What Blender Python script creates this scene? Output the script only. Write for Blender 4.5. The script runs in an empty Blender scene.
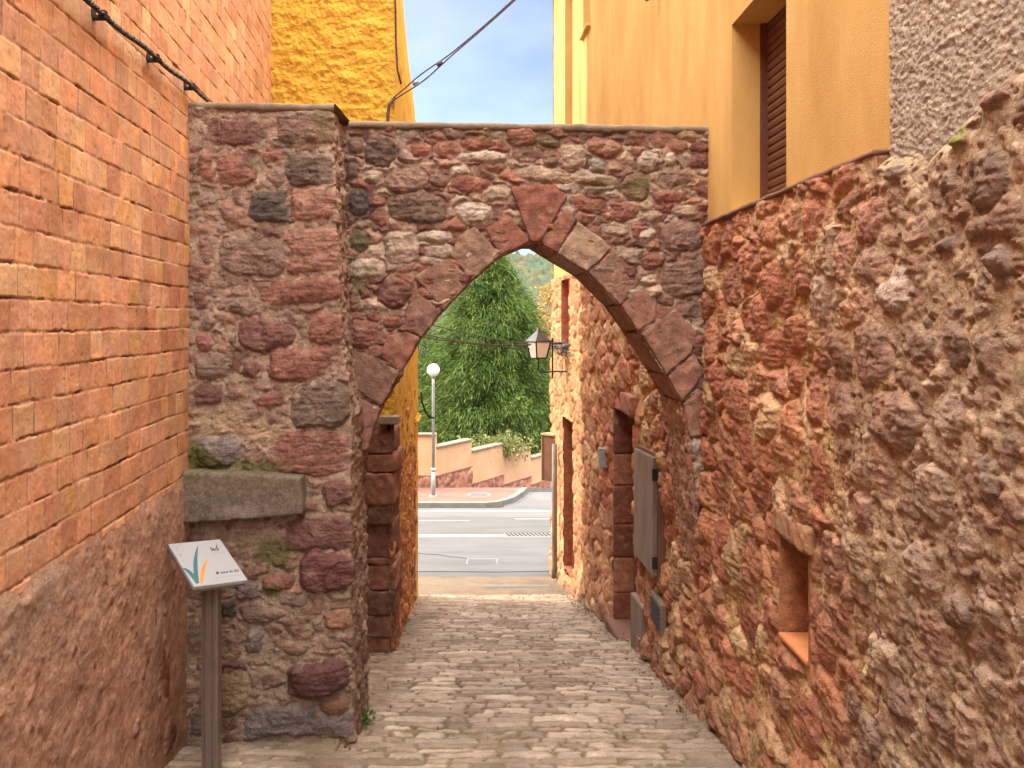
import bpy, bmesh, math, random
import numpy as np
from mathutils import Vector, Matrix

random.seed(7)
rng = np.random.default_rng(11)
scene = bpy.context.scene
COL = scene.collection
EYE, F = 1.62, 850.0
R = math.radians

# ------------------------------------------------------------------ helpers
def W(px, py, D):
    return np.array([(px - 512) * D / F, D, EYE + (320 - py) * D / F])

def tag(o, label=None, cat=None, group=None, kind=None):
    if label: o['label'] = label
    if cat: o['category'] = cat
    if group: o['group'] = group
    if kind: o['kind'] = kind
    return o

def thing(name, label, cat, loc, group=None):
    o = bpy.data.objects.new(name, None)
    o.empty_display_size = 0.2
    o.location = loc
    COL.objects.link(o)
    return tag(o, label, cat, group)

def link(name, me, mat, parent=None):
    o = bpy.data.objects.new(name, me)
    if mat is not None:
        me.materials.append(mat)
    COL.objects.link(o)
    if parent is not None:
        o.parent = parent
        l = Vector(parent.location)
        p = parent
        while p.parent is not None:
            p = p.parent
            l = l + Vector(p.location)
        o.location = -l
    return o

def rebase(o, loc):
    """move a mesh object's origin to loc (mesh was modelled in world space)"""
    o.data.transform(Matrix.Translation(-Vector(loc)))
    o.location = loc
    return o

def mesh_np(name, V, Fq, col=None, smooth=True):
    """V (n,3) verts, Fq (m,k) faces, col (n,3)"""
    me = bpy.data.meshes.new(name)
    V = np.ascontiguousarray(V, dtype=np.float32)
    Fq = np.ascontiguousarray(Fq, dtype=np.int32)
    n, (m, k) = len(V), Fq.shape
    me.vertices.add(n)
    me.vertices.foreach_set('co', V.ravel())
    me.loops.add(m * k)
    me.loops.foreach_set('vertex_index', Fq.ravel())
    me.polygons.add(m)
    me.polygons.foreach_set('loop_start', np.arange(m, dtype=np.int32) * k)
    me.polygons.foreach_set('loop_total', np.full(m, k, dtype=np.int32))
    me.update(calc_edges=True)
    me.polygons.foreach_set('use_smooth', np.full(m, smooth))
    if col is not None:
        set_col(me, col)
    return me

def set_col(me, col):
    n = len(me.vertices)
    c = np.ones((n, 4), dtype=np.float32)
    c[:, :3] = np.clip(col, 0.0, 1.0)
    a = me.color_attributes.new('col', 'FLOAT_COLOR', 'POINT')
    a.data.foreach_set('color', c.ravel())

def grid_faces(nv, nu, keep=None):
    idx = np.arange(nv * nu).reshape(nv, nu)
    f = np.stack([idx[:-1, :-1], idx[:-1, 1:], idx[1:, 1:], idx[1:, :-1]], -1).reshape(-1, 4)
    if keep is not None:
        f = f[keep.ravel()]
    return f

def compact(V, Fq, col):
    used = np.zeros(len(V), bool); used[Fq.ravel()] = True
    remap = np.cumsum(used) - 1
    return V[used], remap[Fq], None if col is None else col[used]

def grid_obj(name, P, col, mat, parent=None, keep=None, flip=False):
    nv, nu = P.shape[:2]
    f = grid_faces(nv, nu, keep)
    if flip: f = f[:, ::-1]
    V, f, c = compact(P.reshape(-1, 3), f, col.reshape(-1, 3) if col is not None else None)
    return link(name, mesh_np(name, V, f, c), mat, parent)

# ------------------------------------------------------------------ numpy noise
def _h(ix, iy, seed):
    s = np.uint32((seed * 374761393 + 668265263) & 0xffffffff)
    a = ix.astype(np.int64).astype(np.uint32); b = iy.astype(np.int64).astype(np.uint32)
    with np.errstate(over='ignore'):
        h = a * np.uint32(0x9E3779B1) ^ b * np.uint32(0x85EBCA77) ^ s
        h ^= h >> np.uint32(15); h *= np.uint32(0x2C1B3C6D)
        h ^= h >> np.uint32(12); h *= np.uint32(0x297A2D39)
        h ^= h >> np.uint32(15)
    return h

def rnd(ix, iy, seed):
    return (_h(ix, iy, seed) & np.uint32(0xffffff)).astype(np.float64) / float(0xffffff)

def noise(x, y, seed=0):
    xi = np.floor(x); yi = np.floor(y); xf = x - xi; yf = y - yi
    ux = xf * xf * xf * (xf * (xf * 6 - 15) + 10); uy = yf * yf * yf * (yf * (yf * 6 - 15) + 10)
    def g(dx, dy):
        a = rnd(xi + dx, yi + dy, seed) * 2 * np.pi
        return np.cos(a) * (xf - dx) + np.sin(a) * (yf - dy)
    n0 = g(0, 0) * (1 - ux) + g(1, 0) * ux
    n1 = g(0, 1) * (1 - ux) + g(1, 1) * ux
    return (n0 * (1 - uy) + n1 * uy) * 1.5

def fbm(x, y, octv=4, seed=0, gain=.5):
    a, s, t = 1.0, 0.0, 0.0
    for o in range(octv):
        s = s + a * noise(x * 2 ** o, y * 2 ** o, seed + 17 * o); t += a; a *= gain
    return s / t * 1.4

def sstep(a, b, x):
    t = np.clip((x - a) / (b - a), 0, 1)
    return t * t * (3 - 2 * t)

# ------------------------------------------------------------------ materials
def new_mat(name):
    m = bpy.data.materials.new(name); m.use_nodes = True
    nt = m.node_tree
    return m, nt, nt.nodes['Principled BSDF']

def N(nt, t, **kw):
    n = nt.nodes.new(t)
    for k, v in kw.items():
        if hasattr(n, k): setattr(n, k, v)
        else: n.inputs[k].default_value = v
    return n

def mat_attr(name, rough=.9, fine=70., bump=.35, dist=.004, vary=.28, coarse=9., spec=.25, tint=None):
    """albedo from the 'col' attribute, broken up by two procedural noises, with a bump"""
    m, nt, b = new_mat(name)
    L = nt.links.new
    at = N(nt, 'ShaderNodeAttribute', attribute_name='col')
    tc = N(nt, 'ShaderNodeTexCoord')
    n1 = N(nt, 'ShaderNodeTexNoise'); n1.inputs['Scale'].default_value = fine; n1.inputs['Detail'].default_value = 6; n1.inputs['Roughness'].default_value = .65
    n2 = N(nt, 'ShaderNodeTexNoise'); n2.inputs['Scale'].default_value = coarse; n2.inputs['Detail'].default_value = 5; n2.inputs['Roughness'].default_value = .6
    for n in (n1, n2): L(tc.outputs['Object'], n.inputs['Vector'])
    mx = N(nt, 'ShaderNodeMath', operation='ADD'); L(n1.outputs['Fac'], mx.inputs[0]); L(n2.outputs['Fac'], mx.inputs[1])
    mr = N(nt, 'ShaderNodeMapRange'); mr.inputs['From Min'].default_value = .6; mr.inputs['From Max'].default_value = 1.4
    mr.inputs['To Min'].default_value = 1 - vary; mr.inputs['To Max'].default_value = 1 + vary
    L(mx.outputs[0], mr.inputs['Value'])
    ml = N(nt, 'ShaderNodeVectorMath', operation='SCALE'); L(at.outputs['Color'], ml.inputs[0]); L(mr.outputs['Result'], ml.inputs['Scale'])
    L(ml.outputs[0], b.inputs['Base Color'])
    n3 = N(nt, 'ShaderNodeTexNoise'); n3.inputs['Scale'].default_value = fine * .38; n3.inputs['Detail'].default_value = 8; n3.inputs['Roughness'].default_value = .72
    L(tc.outputs['Object'], n3.inputs['Vector'])
    vo = N(nt, 'ShaderNodeTexVoronoi'); vo.inputs['Scale'].default_value = fine * .9; L(tc.outputs['Object'], vo.inputs['Vector'])
    pit = N(nt, 'ShaderNodeMapRange'); pit.inputs['From Min'].default_value = .05; pit.inputs['From Max'].default_value = .38; L(vo.outputs['Distance'], pit.inputs['Value'])
    ad = N(nt, 'ShaderNodeMath', operation='ADD'); L(n1.outputs['Fac'], ad.inputs[0]); L(n3.outputs['Fac'], ad.inputs[1])
    ad2 = N(nt, 'ShaderNodeMath', operation='MULTIPLY_ADD'); L(pit.outputs['Result'], ad2.inputs[0]); ad2.inputs[1].default_value = .22; L(ad.outputs[0], ad2.inputs[2])
    bp = N(nt, 'ShaderNodeBump'); bp.inputs['Strength'].default_value = bump; bp.inputs['Distance'].default_value = dist
    L(ad2.outputs[0], bp.inputs['Height']); L(bp.outputs['Normal'], b.inputs['Normal'])
    b.inputs['Roughness'].default_value = rough
    b.inputs['Specular IOR Level'].default_value = spec
    return m

def mat_flat(name, c, rough=.7, c2=None, scale=6., fine=60., bump=.2, dist=.004, metal=0., spec=.3, stretch=(1, 1, 1), detail=6.):
    """two-tone procedural noise surface"""
    m, nt, b = new_mat(name)
    L = nt.links.new
    tc = N(nt, 'ShaderNodeTexCoord'); mp = N(nt, 'ShaderNodeMapping'); mp.inputs['Scale'].default_value = stretch
    L(tc.outputs['Object'], mp.inputs['Vector'])
    n2 = N(nt, 'ShaderNodeTexNoise'); n2.inputs['Scale'].default_value = scale; n2.inputs['Detail'].default_value = detail; n2.inputs['Roughness'].default_value = .62
    L(mp.outputs[0], n2.inputs['Vector'])
    rp = N(nt, 'ShaderNodeValToRGB')
    c2 = c2 or tuple(x * .72 for x in c)
    rp.color_ramp.elements[0].position = .32; rp.color_ramp.elements[0].color = (*c2, 1)
    rp.color_ramp.elements[1].position = .68; rp.color_ramp.elements[1].color = (*c, 1)
    L(n2.outputs['Fac'], rp.inputs['Fac']); L(rp.outputs['Color'], b.inputs['Base Color'])
    n1 = N(nt, 'ShaderNodeTexNoise'); n1.inputs['Scale'].default_value = fine; n1.inputs['Detail'].default_value = 5
    L(tc.outputs['Object'], n1.inputs['Vector'])
    bp = N(nt, 'ShaderNodeBump'); bp.inputs['Strength'].default_value = bump; bp.inputs['Distance'].default_value = dist
    L(n1.outputs['Fac'], bp.inputs['Height']); L(bp.outputs['Normal'], b.inputs['Normal'])
    b.inputs['Roughness'].default_value = rough; b.inputs['Metallic'].default_value = metal
    b.inputs['Specular IOR Level'].default_value = spec
    return m

M = {}
M['stone'] = mat_attr('weathered_sandstone_masonry', fine=80, bump=.9, dist=.010, vary=.5, coarse=18)
M['brick'] = mat_attr('worn_orange_brick', fine=70, bump=.5, dist=.003, vary=.30, coarse=6)
M['render'] = mat_attr('crumbling_render', fine=60, bump=.7, dist=.006, vary=.46, coarse=7)
M['cobble'] = mat_attr('worn_stone_setts', fine=70, bump=.7, dist=.006, vary=.34, coarse=10)
M['roughcast'] = mat_attr('grey_roughcast', fine=110, bump=.9, dist=.008, vary=.4, coarse=12)
M['ochre'] = mat_flat('orange_ochre_plaster', (.60, .38, .14), .92, (.46, .27, .085), 2.2, 140, .55, .005, stretch=(1.2, 1.2, .5), spec=.15, detail=10)
M['yellow'] = mat_flat('deep_yellow_plaster', (.60, .36, .055), .92, (.50, .285, .04), 3.5, 45, .6, .012, spec=.15)
M['yellow_rough'] = mat_flat('rough_trowelled_yellow_plaster', (.60, .36, .055), .92, (.50, .28, .04), 5, 28, 1.0, .03, spec=.15)
M['slab'] = mat_attr('lichened_grey_slab', fine=90, bump=.9, dist=.006, vary=.5, coarse=18)
M['cope'] = mat_flat('grey_mortar_coping', (.27, .205, .15), .95, (.15, .115, .08), 9, 60, .6, .008)
M['ledge'] = mat_flat('brown_ledge_tile', (.20, .10, .06), .85, (.12, .06, .04), 8, 60, .4, .004)
M['dark'] = mat_flat('dark_cable', (.035, .028, .025), .7, (.02, .017, .015), 10)
M['cable'] = mat_flat('weathered_grey_cable', (.11, .09, .08), .7, (.05, .04, .035), 20)
M['iron'] = mat_flat('black_iron', (.03, .028, .028), .55, (.02, .018, .018), 20, metal=.3)
M['cap'] = mat_flat('greyed_lantern_cap', (.13, .115, .11), .4, (.09, .08, .08), 8, metal=.4)
M['galv'] = mat_flat('galvanised_steel', (.34, .35, .34), .55, (.25, .26, .26), 12, metal=.35)
M['grey_metal'] = mat_flat('weathered_grey_metal', (.25, .20, .16), .6, (.15, .115, .09), 5, 40, .2, .002, metal=.15, stretch=(1, 1, .4))
M['post'] = mat_flat('brown_anodised_metal', (.25, .195, .17), .42, (.20, .155, .135), 4, metal=.5, bump=.03)
M['panel'] = mat_flat('white_enamel', (.37, .38, .41), .4, (.345, .355, .385), 3, bump=.02)
M['teal'] = mat_flat('teal_print', (.045, .16, .18), .5, (.04, .13, .15), 5, bump=0)
M['orange'] = mat_flat('orange_print', (.72, .27, .06), .5, (.62, .22, .05), 5, bump=0)
M['ink'] = mat_flat('dark_ink', (.06, .06, .075), .5, (.05, .05, .06), 5, bump=0)
M['greyink'] = mat_flat('grey_ink', (.36, .36, .38), .5, (.3, .3, .32), 5, bump=0)
M['shutter'] = mat_flat('brown_shutter', (.13, .050, .03), .55, (.10, .04, .025), 6, bump=.05)
M['terracotta'] = mat_flat('terracotta_tile', (.62, .25, .11), .85, (.50, .19, .08), 9)
M['black'] = mat_flat('dark_interior', (.025, .02, .018), .9, (.015, .012, .01), 4)
M['asphalt'] = mat_flat('pale_worn_asphalt', (.122, .121, .122), .92, (.088, .087, .088), 1.6, 90, .5, .006, stretch=(.5, 1.6, 1), detail=9)
M['asphalt2'] = mat_flat('grey_asphalt', (.108, .105, .102), .92, (.078, .076, .074), 1.8, 90, .5, .006, stretch=(.35, 2, 1), detail=9)
M['tar'] = mat_flat('old_tar', (.06, .058, .056), .9, (.04, .039, .038), 9)
M['concrete'] = mat_flat('pale_concrete', (.19, .185, .175), .9, (.14, .135, .125), 4, 70, .3, .004)
M['dirt'] = mat_flat('sandy_earth', (.22, .16, .11), .95, (.12, .088, .06), 2.2, 40, .7, .02, detail=9)
M['paint'] = mat_flat('worn_road_paint', (.42, .415, .41), .8, (.22, .22, .22), 9, 80, .2, .002)
M['pave'] = mat_flat('pink_paving', (.19, .095, .072), .9, (.14, .07, .055), 3, 30, .3, .004)
M['kerb'] = mat_flat('grey_kerb', (.20, .19, .165), .9, (.13, .125, .11), 5)
M['peach'] = mat_flat('peach_plaster', (.48, .305, .18), .92, (.40, .245, .14), 2.2, 60, .2, .004)
M['pebble'] = mat_flat('red_stone_base', (.26, .105, .075), .95, (.13, .055, .045), 9, 14, 1, .04)
M['globe'] = mat_flat('opal_globe', (.80, .78, .74), .12, (.76, .74, .70), 3, bump=0, spec=.6)
M['opal'] = mat_flat('milky_glass', (.78, .70, .60), .25, (.70, .62, .52), 4, bump=0, spec=.5)
M['bark'] = mat_flat('bark', (.10, .065, .045), .95, (.05, .035, .025), 8, 30, 1, .03, stretch=(3, 3, .6))
M['hole'] = mat_flat('putlog_iron', (.05, .045, .04), .8)

def mat_leaf(name, rough=.6, transl=.3):
    m, nt, b = new_mat(name)
    L = nt.links.new
    at = N(nt, 'ShaderNodeAttribute', attribute_name='col')
    L(at.outputs['Color'], b.inputs['Base Color'])
    b.inputs['Roughness'].default_value = rough; b.inputs['Specular IOR Level'].default_value = .25
    tr = N(nt, 'ShaderNodeBsdfTranslucent'); L(at.outputs['Color'], tr.inputs['Color'])
    mx = N(nt, 'ShaderNodeMixShader'); mx.inputs[0].default_value = transl
    out = nt.nodes['Material Output']
    L(b.outputs[0], mx.inputs[1]); L(tr.outputs[0], mx.inputs[2]); L(mx.outputs[0], out.inputs['Surface'])
    return m
M['leaf'] = mat_leaf('foliage')

# ------------------------------------------------------------------ simple solids
def box_bm(bm, x0, x1, y0, y1, z0, z1, M4=None):
    vs = [bm.verts.new((x, y, z)) for x in (x0, x1) for y in (y0, y1) for z in (z0, z1)]
    if M4 is not None:
        for v in vs: v.co = M4 @ v.co
    for f in ((0, 1, 3, 2), (4, 6, 7, 5), (0, 4, 5, 1), (2, 3, 7, 6), (0, 2, 6, 4), (1, 5, 7, 3)):
        bm.faces.new([vs[i] for i in f])
    return vs

def bm_obj(name, bm, mat, parent=None, bevel=0., smooth=False):
    if bevel:
        bmesh.ops.bevel(bm, geom=bm.edges[:], offset=bevel, segments=2, affect='EDGES', clamp_overlap=True)
    bmesh.ops.recalc_face_normals(bm, faces=bm.faces[:])
    me = bpy.data.meshes.new(name); bm.to_mesh(me); bm.free()
    if smooth:
        for p in me.polygons: p.use_smooth = True
    return link(name, me, mat, parent)

def box(name, x0, x1, y0, y1, z0, z1, mat, parent=None, bevel=.006, M4=None):
    bm = bmesh.new(); box_bm(bm, x0, x1, y0, y1, z0, z1, M4)
    return bm_obj(name, bm, mat, parent, bevel)

def hexa(name, pts8, mat, parent=None, bevel=.0):
    """8 points: bottom ring 4, top ring 4"""
    bm = bmesh.new(); v = [bm.verts.new(tuple(p)) for p in pts8]
    for f in ((0, 1, 2, 3), (4, 7, 6, 5), (0, 4, 5, 1), (1, 5, 6, 2), (2, 6, 7, 3), (3, 7, 4, 0)):
        bm.faces.new([v[i] for i in f])
    return bm_obj(name, bm, mat, parent, bevel)

def tube_np(path, r, n=8):
    path = np.asarray(path, float); m = len(path)
    rr = np.broadcast_to(np.asarray(r, float), (m,))
    t = np.gradient(path, axis=0); t /= np.linalg.norm(t, axis=1)[:, None] + 1e-9
    up = np.array([0, 0, 1.0])
    if abs(t[:, 2]).mean() > .8: up = np.array([0, 1.0, 0])
    a = np.cross(t, up); a /= np.linalg.norm(a, axis=1)[:, None] + 1e-9
    b = np.cross(a, t)
    th = np.linspace(0, 2 * np.pi, n, endpoint=False)
    V = path[:, None] + rr[:, None, None] * (np.cos(th)[None, :, None] * a[:, None] + np.sin(th)[None, :, None] * b[:, None])
    idx = np.arange(m * n).reshape(m, n)
    j = np.roll(np.arange(n), -1)
    f = np.stack([idx[:-1], idx[:-1][:, j], idx[1:][:, j], idx[1:]], -1).reshape(-1, 4)
    c0 = len(V.reshape(-1, 3))
    V2 = np.vstack([V.reshape(-1, 3), path[:1], path[-1:]])
    cap0 = np.stack([idx[0][j], idx[0], np.full(n, c0), np.full(n, c0)], -1)
    cap1 = np.stack([idx[-1], idx[-1][j], np.full(n, c0 + 1), np.full(n, c0 + 1)], -1)
    return V2, f, cap0, cap1

def tube(name, path, r, mat, parent=None, n=8):
    V, f, c0, c1 = tube_np(path, r, n)
    bm = bmesh.new(); vs = [bm.verts.new(v) for v in V]
    for q in f: bm.faces.new([vs[i] for i in q])
    for q in np.vstack([c0, c1]): bm.faces.new([vs[i] for i in q[:3]])
    bmesh.ops.recalc_face_normals(bm, faces=bm.faces[:])
    me = bpy.data.meshes.new(name); bm.to_mesh(me); bm.free()
    for p in me.polygons: p.use_smooth = True
    return link(name, me, mat, parent)

def tubes(name, paths, r, mat, parent=None, n=6):
    Vs, Fs, o = [], [], 0
    for p in paths:
        V, f, c0, c1 = tube_np(p, r, n)
        Vs.append(V); Fs.append(f + o); o += len(V)
    return link(name, mesh_np(name, np.vstack(Vs), np.vstack(Fs)), mat, parent)

def remeshed(name, bm, mat, parent, voxel, amp, colour, seed=0, smooth_round=True, freq=14.):
    """closed bmesh -> voxel remesh -> rounded, noise-displaced rock with vertex colours"""
    bmesh.ops.recalc_face_normals(bm, faces=bm.faces[:])
    me = bpy.data.meshes.new('tmp'); bm.to_mesh(me); bm.free()
    o = bpy.data.objects.new('tmp', me); COL.objects.link(o)
    md = o.modifiers.new('r', 'REMESH'); md.mode = 'VOXEL'; md.voxel_size = voxel
    if smooth_round:
        sm = o.modifiers.new('s', 'SMOOTH'); sm.factor = .5; sm.iterations = 3
    dg = bpy.context.evaluated_depsgraph_get()
    me2 = bpy.data.meshes.new_from_object(o.evaluated_get(dg))
    bpy.data.objects.remove(o); bpy.data.meshes.remove(me)
    n = len(me2.vertices)
    V = np.empty(n * 3, np.float32); me2.vertices.foreach_get('co', V); V = V.reshape(-1, 3).astype(float)
    Nn = np.empty(n * 3, np.float32); me2.vertices.foreach_get('normal', Nn); Nn = Nn.reshape(-1, 3)
    d = fbm(V[:, 0] * freq + V[:, 1] * 3.1, V[:, 2] * freq - V[:, 1] * freq * .8, 4, seed)
    d += .5 * fbm(V[:, 1] * freq * 1.3, (V[:, 0] + V[:, 2]) * freq, 3, seed + 5)
    V2 = V + Nn * (amp * d)[:, None]
    me2.vertices.foreach_set('co', V2.astype(np.float32).ravel())
    c = np.array(colour)[None] * (1 + .30 * fbm(V[:, 0] * 9 + 3 * V[:, 1], V[:, 2] * 9 - V[:, 1] * 5, 4, seed + 9))[:, None]
    pale = sstep(.25, .6, fbm(V[:, 0] * 7, V[:, 2] * 7 + V[:, 1] * 4, 4, seed + 21))[:, None]
    c = c * (1 - .45 * pale) + np.array([.36, .24, .165]) * .45 * pale
    for a in list(me2.color_attributes): me2.color_attributes.remove(a)
    set_col(me2, c)
    for p in me2.polygons: p.use_smooth = True
    me2.name = name
    return link(name, me2, mat, parent)

def patch(P00, P10, P11, P01, step=.015, amp=.006, colour=(.25, .12, .08), seed=0, freq=9., nmax=200):
    P00, P10, P11, P01 = [np.asarray(p, float) for p in (P00, P10, P11, P01)]
    lu = max(np.linalg.norm(P10 - P00), np.linalg.norm(P11 - P01)); lv = max(np.linalg.norm(P01 - P00), np.linalg.norm(P11 - P10))
    nu = int(np.clip(lu / step, 2, nmax)) + 1; nv = int(np.clip(lv / step, 2, nmax)) + 1
    s, t = np.meshgrid(np.linspace(0, 1, nu), np.linspace(0, 1, nv))
    s_, t_ = s[..., None], t[..., None]
    P = P00 * (1 - s_) * (1 - t_) + P10 * s_ * (1 - t_) + P11 * s_ * t_ + P01 * (1 - s_) * t_
    n = np.cross(P10 - P00, P01 - P00); n /= np.linalg.norm(n)
    edge = np.minimum(np.minimum(s, 1 - s) * lu, np.minimum(t, 1 - t) * lv)
    d = fbm(s * lu * freq, t * lv * freq, 4, seed)
    P = P + n * (amp * d * sstep(0, .04, edge))[..., None]
    c = np.array(colour) * (1 + .3 * fbm(s * lu * 6, t * lv * 6, 4, seed + 3))[..., None]
    return P, c

def merge_patches(name, ps, mat, parent):
    Vs, Fs, Cs, o = [], [], [], 0
    for P, c in ps:
        nv, nu = P.shape[:2]
        Vs.append(P.reshape(-1, 3)); Cs.append(c.reshape(-1, 3)); Fs.append(grid_faces(nv, nu) + o); o += nv * nu
    return link(name, mesh_np(name, np.vstack(Vs), np.vstack(Fs), np.vstack(Cs)), mat, parent)

# ------------------------------------------------------------------ masonry field
RED = [(.25, .085, .055), (.30, .115, .07), (.22, .08, .06), (.33, .145, .09), (.36, .20, .13), (.43, .29, .20), (.19, .075, .055), (.27, .12, .08)]
def hsh(i, seed): return rnd(i, i * 0 + 7, seed)

def masonry(u, v, seed, cell=(.19, .13), jit=.36, hand=(), mortar=0.0, mamp=.010, shgt=(.006, .030), gap=.008,
            pal=RED, mcol=(.37, .245, .16), drop=.1, warp=.02, rough=.005, edge=.03, stain=.25, mortar_add=None, round_=.012, streak=0., sat=1.0, pits=.02, fill=.62, facet=.22, peb=.3, lump=1.0):
    """rubble wall: height (m, towards the viewer) and colour at wall points u, v (m)"""
    wu = u + warp * fbm(u * 7, v * 7, 3, seed + 1) + warp * .5 * fbm(u * 22, v * 22, 2, seed + 41)
    wv = v + warp * fbm(u * 7 + 31, v * 7, 3, seed + 2) + warp * .5 * fbm(u * 22 + 9, v * 22, 2, seed + 42)
    # big coursing modulation: rows shift, cells weighted
    X = wu / cell[0]; Y = wv / cell[1]
    row = np.floor(Y)
    f1 = np.full(u.shape, 9.); f2 = np.full(u.shape, 9.); idn = np.zeros(u.shape); cx = np.zeros(u.shape); cy = np.zeros(u.shape)
    for dy in (-1, 0, 1):
        ry = np.floor(Y) + dy
        off = rnd(ry, ry * 0, seed + 3)
        xx = X + off * 3.3
        ix0 = np.floor(xx)
        for dx in (-2, -1, 0, 1, 2):
            ix = ix0 + dx
            px = ix + .5 + jit * 1.25 * (rnd(ix, ry, seed + 4) * 2 - 1)
            py = ry + .5 + jit * (rnd(ix, ry, seed + 5) * 2 - 1)
            w = .62 + .76 * rnd(ix, ry, seed + 6)
            ddx = (xx - px) * cell[0]; ddy = (Y - py) * cell[1]
            d = (np.abs(ddx / cell[0]) ** 2.5 + np.abs(ddy / cell[1]) ** 2.5) ** (1 / 2.5) / w
            nid = ix * 911 + ry * 13.0
            better = d < f1
            f2 = np.where(better, f1, np.minimum(f2, d))
            idn = np.where(better, nid, idn); cx = np.where(better, ddx, cx); cy = np.where(better, ddy, cy)
            f1 = np.where(better, d, f1)
    cs = min(cell)
    sd = np.minimum((f2 - f1) * .5, fill - f1 * .8) * cs - gap
    ii = idn.copy()
    r1 = hsh(ii, seed + 7); r2 = hsh(ii, seed + 8); r3 = hsh(ii, seed + 9); r4 = hsh(ii, seed + 10); r5 = hsh(ii, seed + 12)
    sd = np.where(r5 < drop, -.03, sd)
    hi = shgt[0] + (shgt[1] - shgt[0]) * r1
    tilt = (r3 - .5) * .16 * cx + (r4 - .5) * .16 * cy
    pal = np.array(pal)
    col = pal[(r2 * len(pal)).astype(int) % len(pal)] * (.8 + .4 * r3)[..., None]
    eg = np.full(u.shape, edge)
    # hand-placed stones: (u, v, w, h, angle deg, power, colour, height)
    for k, (hu, hv, hw, hh, ang, pw, hc, hgt) in enumerate(hand):
        rad = max(hw, hh) * .75 + .03
        m = (np.abs(u - hu) < rad) & (np.abs(v - hv) < rad)
        if not m.any(): continue
        du = wu[m] - hu; dv = wv[m] - hv
        ca, sa = math.cos(R(ang)), math.sin(R(ang))
        a = (du * ca + dv * sa) / (hw / 2); b = (-du * sa + dv * ca) / (hh / 2)
        q = (np.abs(a) ** pw + np.abs(b) ** pw) ** (1 / pw)
        s = (1 - q) * min(hw, hh) / 2
        old = sd[m]; inside = s > np.minimum(old, -s - gap)
        take = s > -gap * .5
        sd_new = np.where(take, s, np.minimum(old, -s - gap))
        sd[m] = sd_new
        h_ = hi[m]; h_[take] = hgt; hi[m] = h_
        t_ = tilt[m]; t_[take] = (rnd(np.array([k * 1.]), np.array([3.]), seed)[0] - .5) * .1 * (dv[take]) ; tilt[m] = t_
        c_ = col[m]; c_[take] = hc; col[m] = c_
        e_ = eg[m]; e_[take] = round_; eg[m] = e_
        i_ = ii[m]; i_[take] = 5000.0 + k; ii[m] = i_
        x_ = cx[m]; x_[take] = (u[m] - hu)[take]; cx[m] = x_
        y_ = cy[m]; y_[take] = (v[m] - hv)[take]; cy[m] = y_
    n_f = fbm(u * 26, v * 26, 4, seed + 20); n_m = fbm(u * 9, v * 9, 4, seed + 22)
    ridg = 1 - np.abs(fbm(u * 14, v * 19, 4, seed + 27))
    # broken faces: every stone is cut by a few tilted planes
    fp = np.full(u.shape, 9.)
    for q_ in range(4):
        a_ = hsh(ii, seed + 50 + q_) * 6.283; g_ = facet * (.15 + .85 * hsh(ii, seed + 60 + q_) ** 2); b_ = .020 * hsh(ii, seed + 70 + q_)
        fp = np.minimum(fp, b_ - g_ * (cx * np.cos(a_) + cy * np.sin(a_)))
    fp = np.clip(fp, -.035, .012)
    Hs = np.where(sd > 0, hi * (1 - np.exp(-np.maximum(sd, 0) / eg)) + tilt * .5 + fp * sstep(0, .02, sd), sd * 1.6 - .002) + rough * n_f + rough * 1.2 * lump * n_m - .004 * sstep(.9, 1., ridg)
    strata = fbm(u * 5 + r4 * 40, v * 42 + r2 * 30 + 3 * (r3 - .5) * u, 3, seed + 33)
    fx = fbm(u * 12 + r1 * 50, v * 12, 2, seed + 34)
    Hs = Hs + np.where(sd > 0, (.0055 * strata + .010 * np.round(fx * 2.2) / 2.2 * (r2 > .4)) * sstep(0, .02, sd), 0)
    Hm = mortar + mamp * n_m - pits * sstep(.22, .62, fbm(u * 15, v * 15, 4, seed + 31, .6)) + .004 * n_f + mamp * .9 * fbm(u * 3, v * 3, 3, seed + 23)
    # pebbles and chips packed into the mortar
    ps = .046; Xp, Yp = (u + .012 * n_m) / ps, (v + .010 * n_f) / (ps * .72); pf = np.full(u.shape, 9.); pid = np.zeros(u.shape)
    for dy in (-1, 0, 1):
        for dx in (-1, 0, 1):
            ix = np.floor(Xp) + dx; iy = np.floor(Yp) + dy
            d = np.hypot(Xp - ix - .15 - .7 * rnd(ix, iy, seed + 81), Yp - iy - .15 - .7 * rnd(ix, iy, seed + 82)) / (.30 + .5 * rnd(ix, iy, seed + 83)) + 9 * (rnd(ix, iy, seed + 84) > peb)
            pid = np.where(d < pf, ix * 53 + iy * 871.0, pid); pf = np.minimum(pf, d)
    pm = sstep(1.0, .72, pf); pcol = np.array(pal)[(hsh(pid, seed + 85) * len(pal)).astype(int) % len(pal)] * (.75 + .5 * hsh(pid, seed + 86))[..., None]
    Hm = Hm + .010 * np.sqrt(np.clip(1 - pf ** 2, 0, 1)) * (.4 + hsh(pid, seed + 87))
    if mortar_add is not None: Hm = Hm + mortar_add
    k = .003
    H = np.maximum(Hs, Hm) + k * np.exp(-np.abs(Hs - Hm) / k) * .3
    mask = 1 / (1 + np.exp(-np.clip((Hs - Hm) / .0013, -30, 30)))
    shade = 1 + .30 * fbm(u * 11, v * 15, 4, seed + 24) + .16 * n_f
    if streak: shade = shade + streak * noise(u * 6, v * 70, seed + 29)
    cstone = col * shade[..., None]
    tan_ = sstep(.2, .7, fbm(u * 8 + 5, v * 8, 4, seed + 25))[..., None]
    cstone = cstone * (1 - .38 * tan_) + np.array([.40, .27, .19]) * .38 * tan_
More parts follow.
